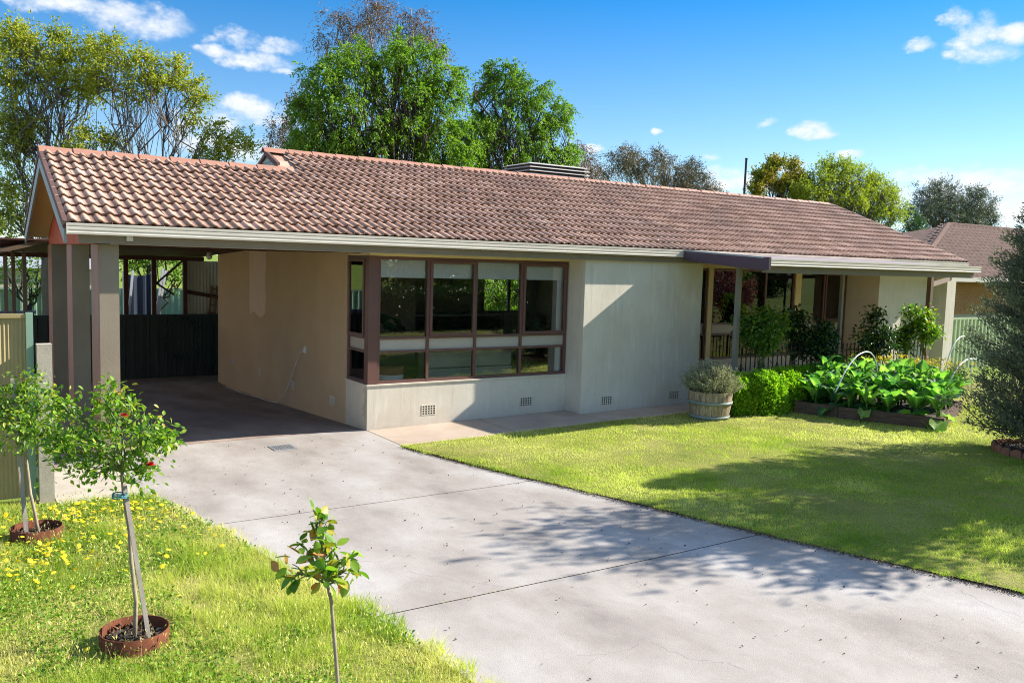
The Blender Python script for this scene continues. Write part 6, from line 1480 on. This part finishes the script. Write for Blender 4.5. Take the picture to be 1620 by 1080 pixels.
# ------------------------------------------------------------------ across the street (mirrored in the windows)
def build_street():
    rng = np.random.default_rng(9)
    n = 16000; P = np.stack([rng.uniform(5, 17.5, n), -14.3 + rng.normal(size=n) * .28, .05 + 1.5 * rng.random(n) ** .7], 1)
    r = thing('privet_hedge', (11, -14.3, .05), 'dark privet hedge on the street side, mirrored in the bay window', 'hedge'); V, F, T = leaves(P - np.array([11, -14.3, .05]), .13, rng, .6); link('foliage', np_mesh('foliage', V, F, 'rose_leaf_dark', T), r)
    MB().box(-6, 6.5, -.12, .12, -.05, 1.3).build('branches', 'bark_dark', r)
    spots = [(9.5, -24, 2.6), (13.5, -22.5, 2.8), (17.5, -25, 2.4), (22, -24, 2.4), (6, -26, 2.2), (27, -37, 3.2), (34, -38, 3.0), (42, -39, 3.2), (50, -38, 3.0), (58, -40, 3.4)]
    names = ['first', 'second', 'third', 'fourth', 'fifth', 'sixth', 'seventh', 'eighth', 'ninth', 'last']
    for k, (x, y, R) in enumerate(spots):
        lum = [(x + rng.uniform(-.7, .7) * R, y + rng.uniform(-.4, .4) * R, h * R * .62 + .6, R * .62) for h in (.3, .6, 1.0, 1.4, 1.9, .5, 1.2)]
        make_tree('street_tree', (x, y, -.05), (x, y, .9), lum, 'bark_dark', 'rose_leaf_dark' if k % 2 else 'elm_leaf', 300 + k, 'dark bushy street tree mirrored in the windows, %s along the road' % names[k], group='street trees mirrored in the windows', trunk_r=.18, tips=10, clump=.34, per_clump=40, leaf=.22, aspect=.6)
    lum = [(18.9 + a * .7, -8.8 + b, c, .42) for a, b, c in ((-.6, 0, 1.5), (.5, .2, 1.8), (0, -.3, 2.1), (.9, 0, 1.4), (-.2, .2, 1.2))]
    make_tree('blossom_tree', (18.9, -8.8, .1), (18.9, -8.8, .7), lum, 'bark_dark', 'pink_blossom', 320, 'pink blossoming small tree mirrored in the porch window', trunk_r=.06, tips=120, clump=.12, per_clump=40, leaf=.07, aspect=.8)
    # off-frame tree at the right whose shade crosses lawn and drive
    lum = [(7.35 + a, -7.45 + b, c, r) for a, b, c, r in ((-.6, .2, 2.6, .7), (.3, .7, 2.9, .9), (-.2, -.6, 3.2, .9), (.6, .1, 3.7, .9), (-.5, .4, 4.0, .8), (.9, -.5, 2.8, .8), (0, 0, 4.6, .7), (-.7, -.5, 3.3, .65), (1.2, .4, 3.3, .7))]
    make_tree('garden_tree', (7.35, -7.45, .1), (7.35, -7.45, 1.9), lum, 'bark_dark', 'elm_leaf', 321, 'tree right of the frame casting shade on lawn and drive', trunk_r=.12, tips=40, clump=.24, per_clump=46, leaf=.13, aspect=.45, shell=.35)
    lum = [(10.0 + a, -7.8 + b, c, r) for a, b, c, r in ((-.9, .3, 2.2, .9), (.3, .7, 2.7, .9), (-.2, -.6, 3.2, .9), (.6, .1, 3.5, .9), (.9, -.5, 2.4, .9), (0, 0, 4.2, .7), (-1.0, -.3, 3.1, .8))]
    make_tree('garden_tree', (10.0, -7.8, .1), (10.0, -7.8, 1.6), lum, 'bark_dark', 'elm_leaf', 322, 'second tree right of the frame shading the lawn', trunk_r=.12, tips=40, clump=.24, per_clump=46, leaf=.13, aspect=.45, shell=.35)
    # dark car parked in the street
    r = thing('parked_car', (37.5, -27.0, -.03), 'dark car parked in the street, mirrored in the porch windows', 'car')
    prof = [(-2.25, .35), (-2.3, .75), (-2.1, .95), (-1.75, 1.02), (-1.35, 1.62), (.55, 1.66), (1.15, 1.08), (2.1, .92), (2.28, .7), (2.25, .35)]
    n = len(prof); V = [(x, -.88 + (.12 if z > 1.2 else 0), z) for x, z in prof] + [(x, .88 - (.12 if z > 1.2 else 0), z) for x, z in prof]
    MB().add(V, [tuple(range(n)), tuple(range(2 * n - 1, n - 1, -1))] + [(i, n + i, n + (i + 1) % n, (i + 1) % n) for i in range(n)]).build('body', 'car_paint', r)
    for sy in (-1, 1):
        for x0, x1 in ((-1.5, -.45), (-.38, .72)): MB().add([(x0, sy * .80, 1.08), (x1, sy * .80, 1.08), (x1 - .25 * (x1 > 0), sy * .775, 1.54), (x0 + .25 * (x0 < -1), sy * .775, 1.54)], [(0, 1, 2, 3)]).build('window', 'black_iron', r)
        for x in (-1.4, 1.4):
            w = MB(); w.tube([(x, sy * .68, .33), (x, sy * .90, .33)], .33, 20); wo = w.build('wheel', 'tyre_rubber', r); MB().tube([(x, sy * .90, .33), (x, sy * .91, .33)], .2, 14).build('rim', 'galvanised', wo)
    # basketball hoop
    r = thing('basketball_hoop', (24.6, -11.0, .1), 'basketball hoop with white net mirrored in the porch window', 'hoop')
    MB().tube([(0, 0, 0), (0, 0, 2.6)], .05, 8).build('pole', 'black_iron', r); MB().box(-.45, .45, .05, .08, 2.2, 2.8).build('backboard', 'dark_green_steel', r)
    MB().tube([(.22 * math.cos(a), .32 + .22 * math.sin(a), 2.3) for a in np.linspace(0, 6.28, 20)], .012, 6).build('ring', 'rust', r)
    net = MB()
    for k in range(12):
        a = k * math.pi / 6
        for s in (-1, 1): net.tube([(.22 * math.cos(a), .32 + .22 * math.sin(a), 2.3), (.17 * math.cos(a + s * .4), .32 + .17 * math.sin(a + s * .4), 2.08), (.13 * math.cos(a + s * .8), .32 + .13 * math.sin(a + s * .8), 1.86)], .010, 4)
    net.build('net', 'white_plastic', r)
build_street()
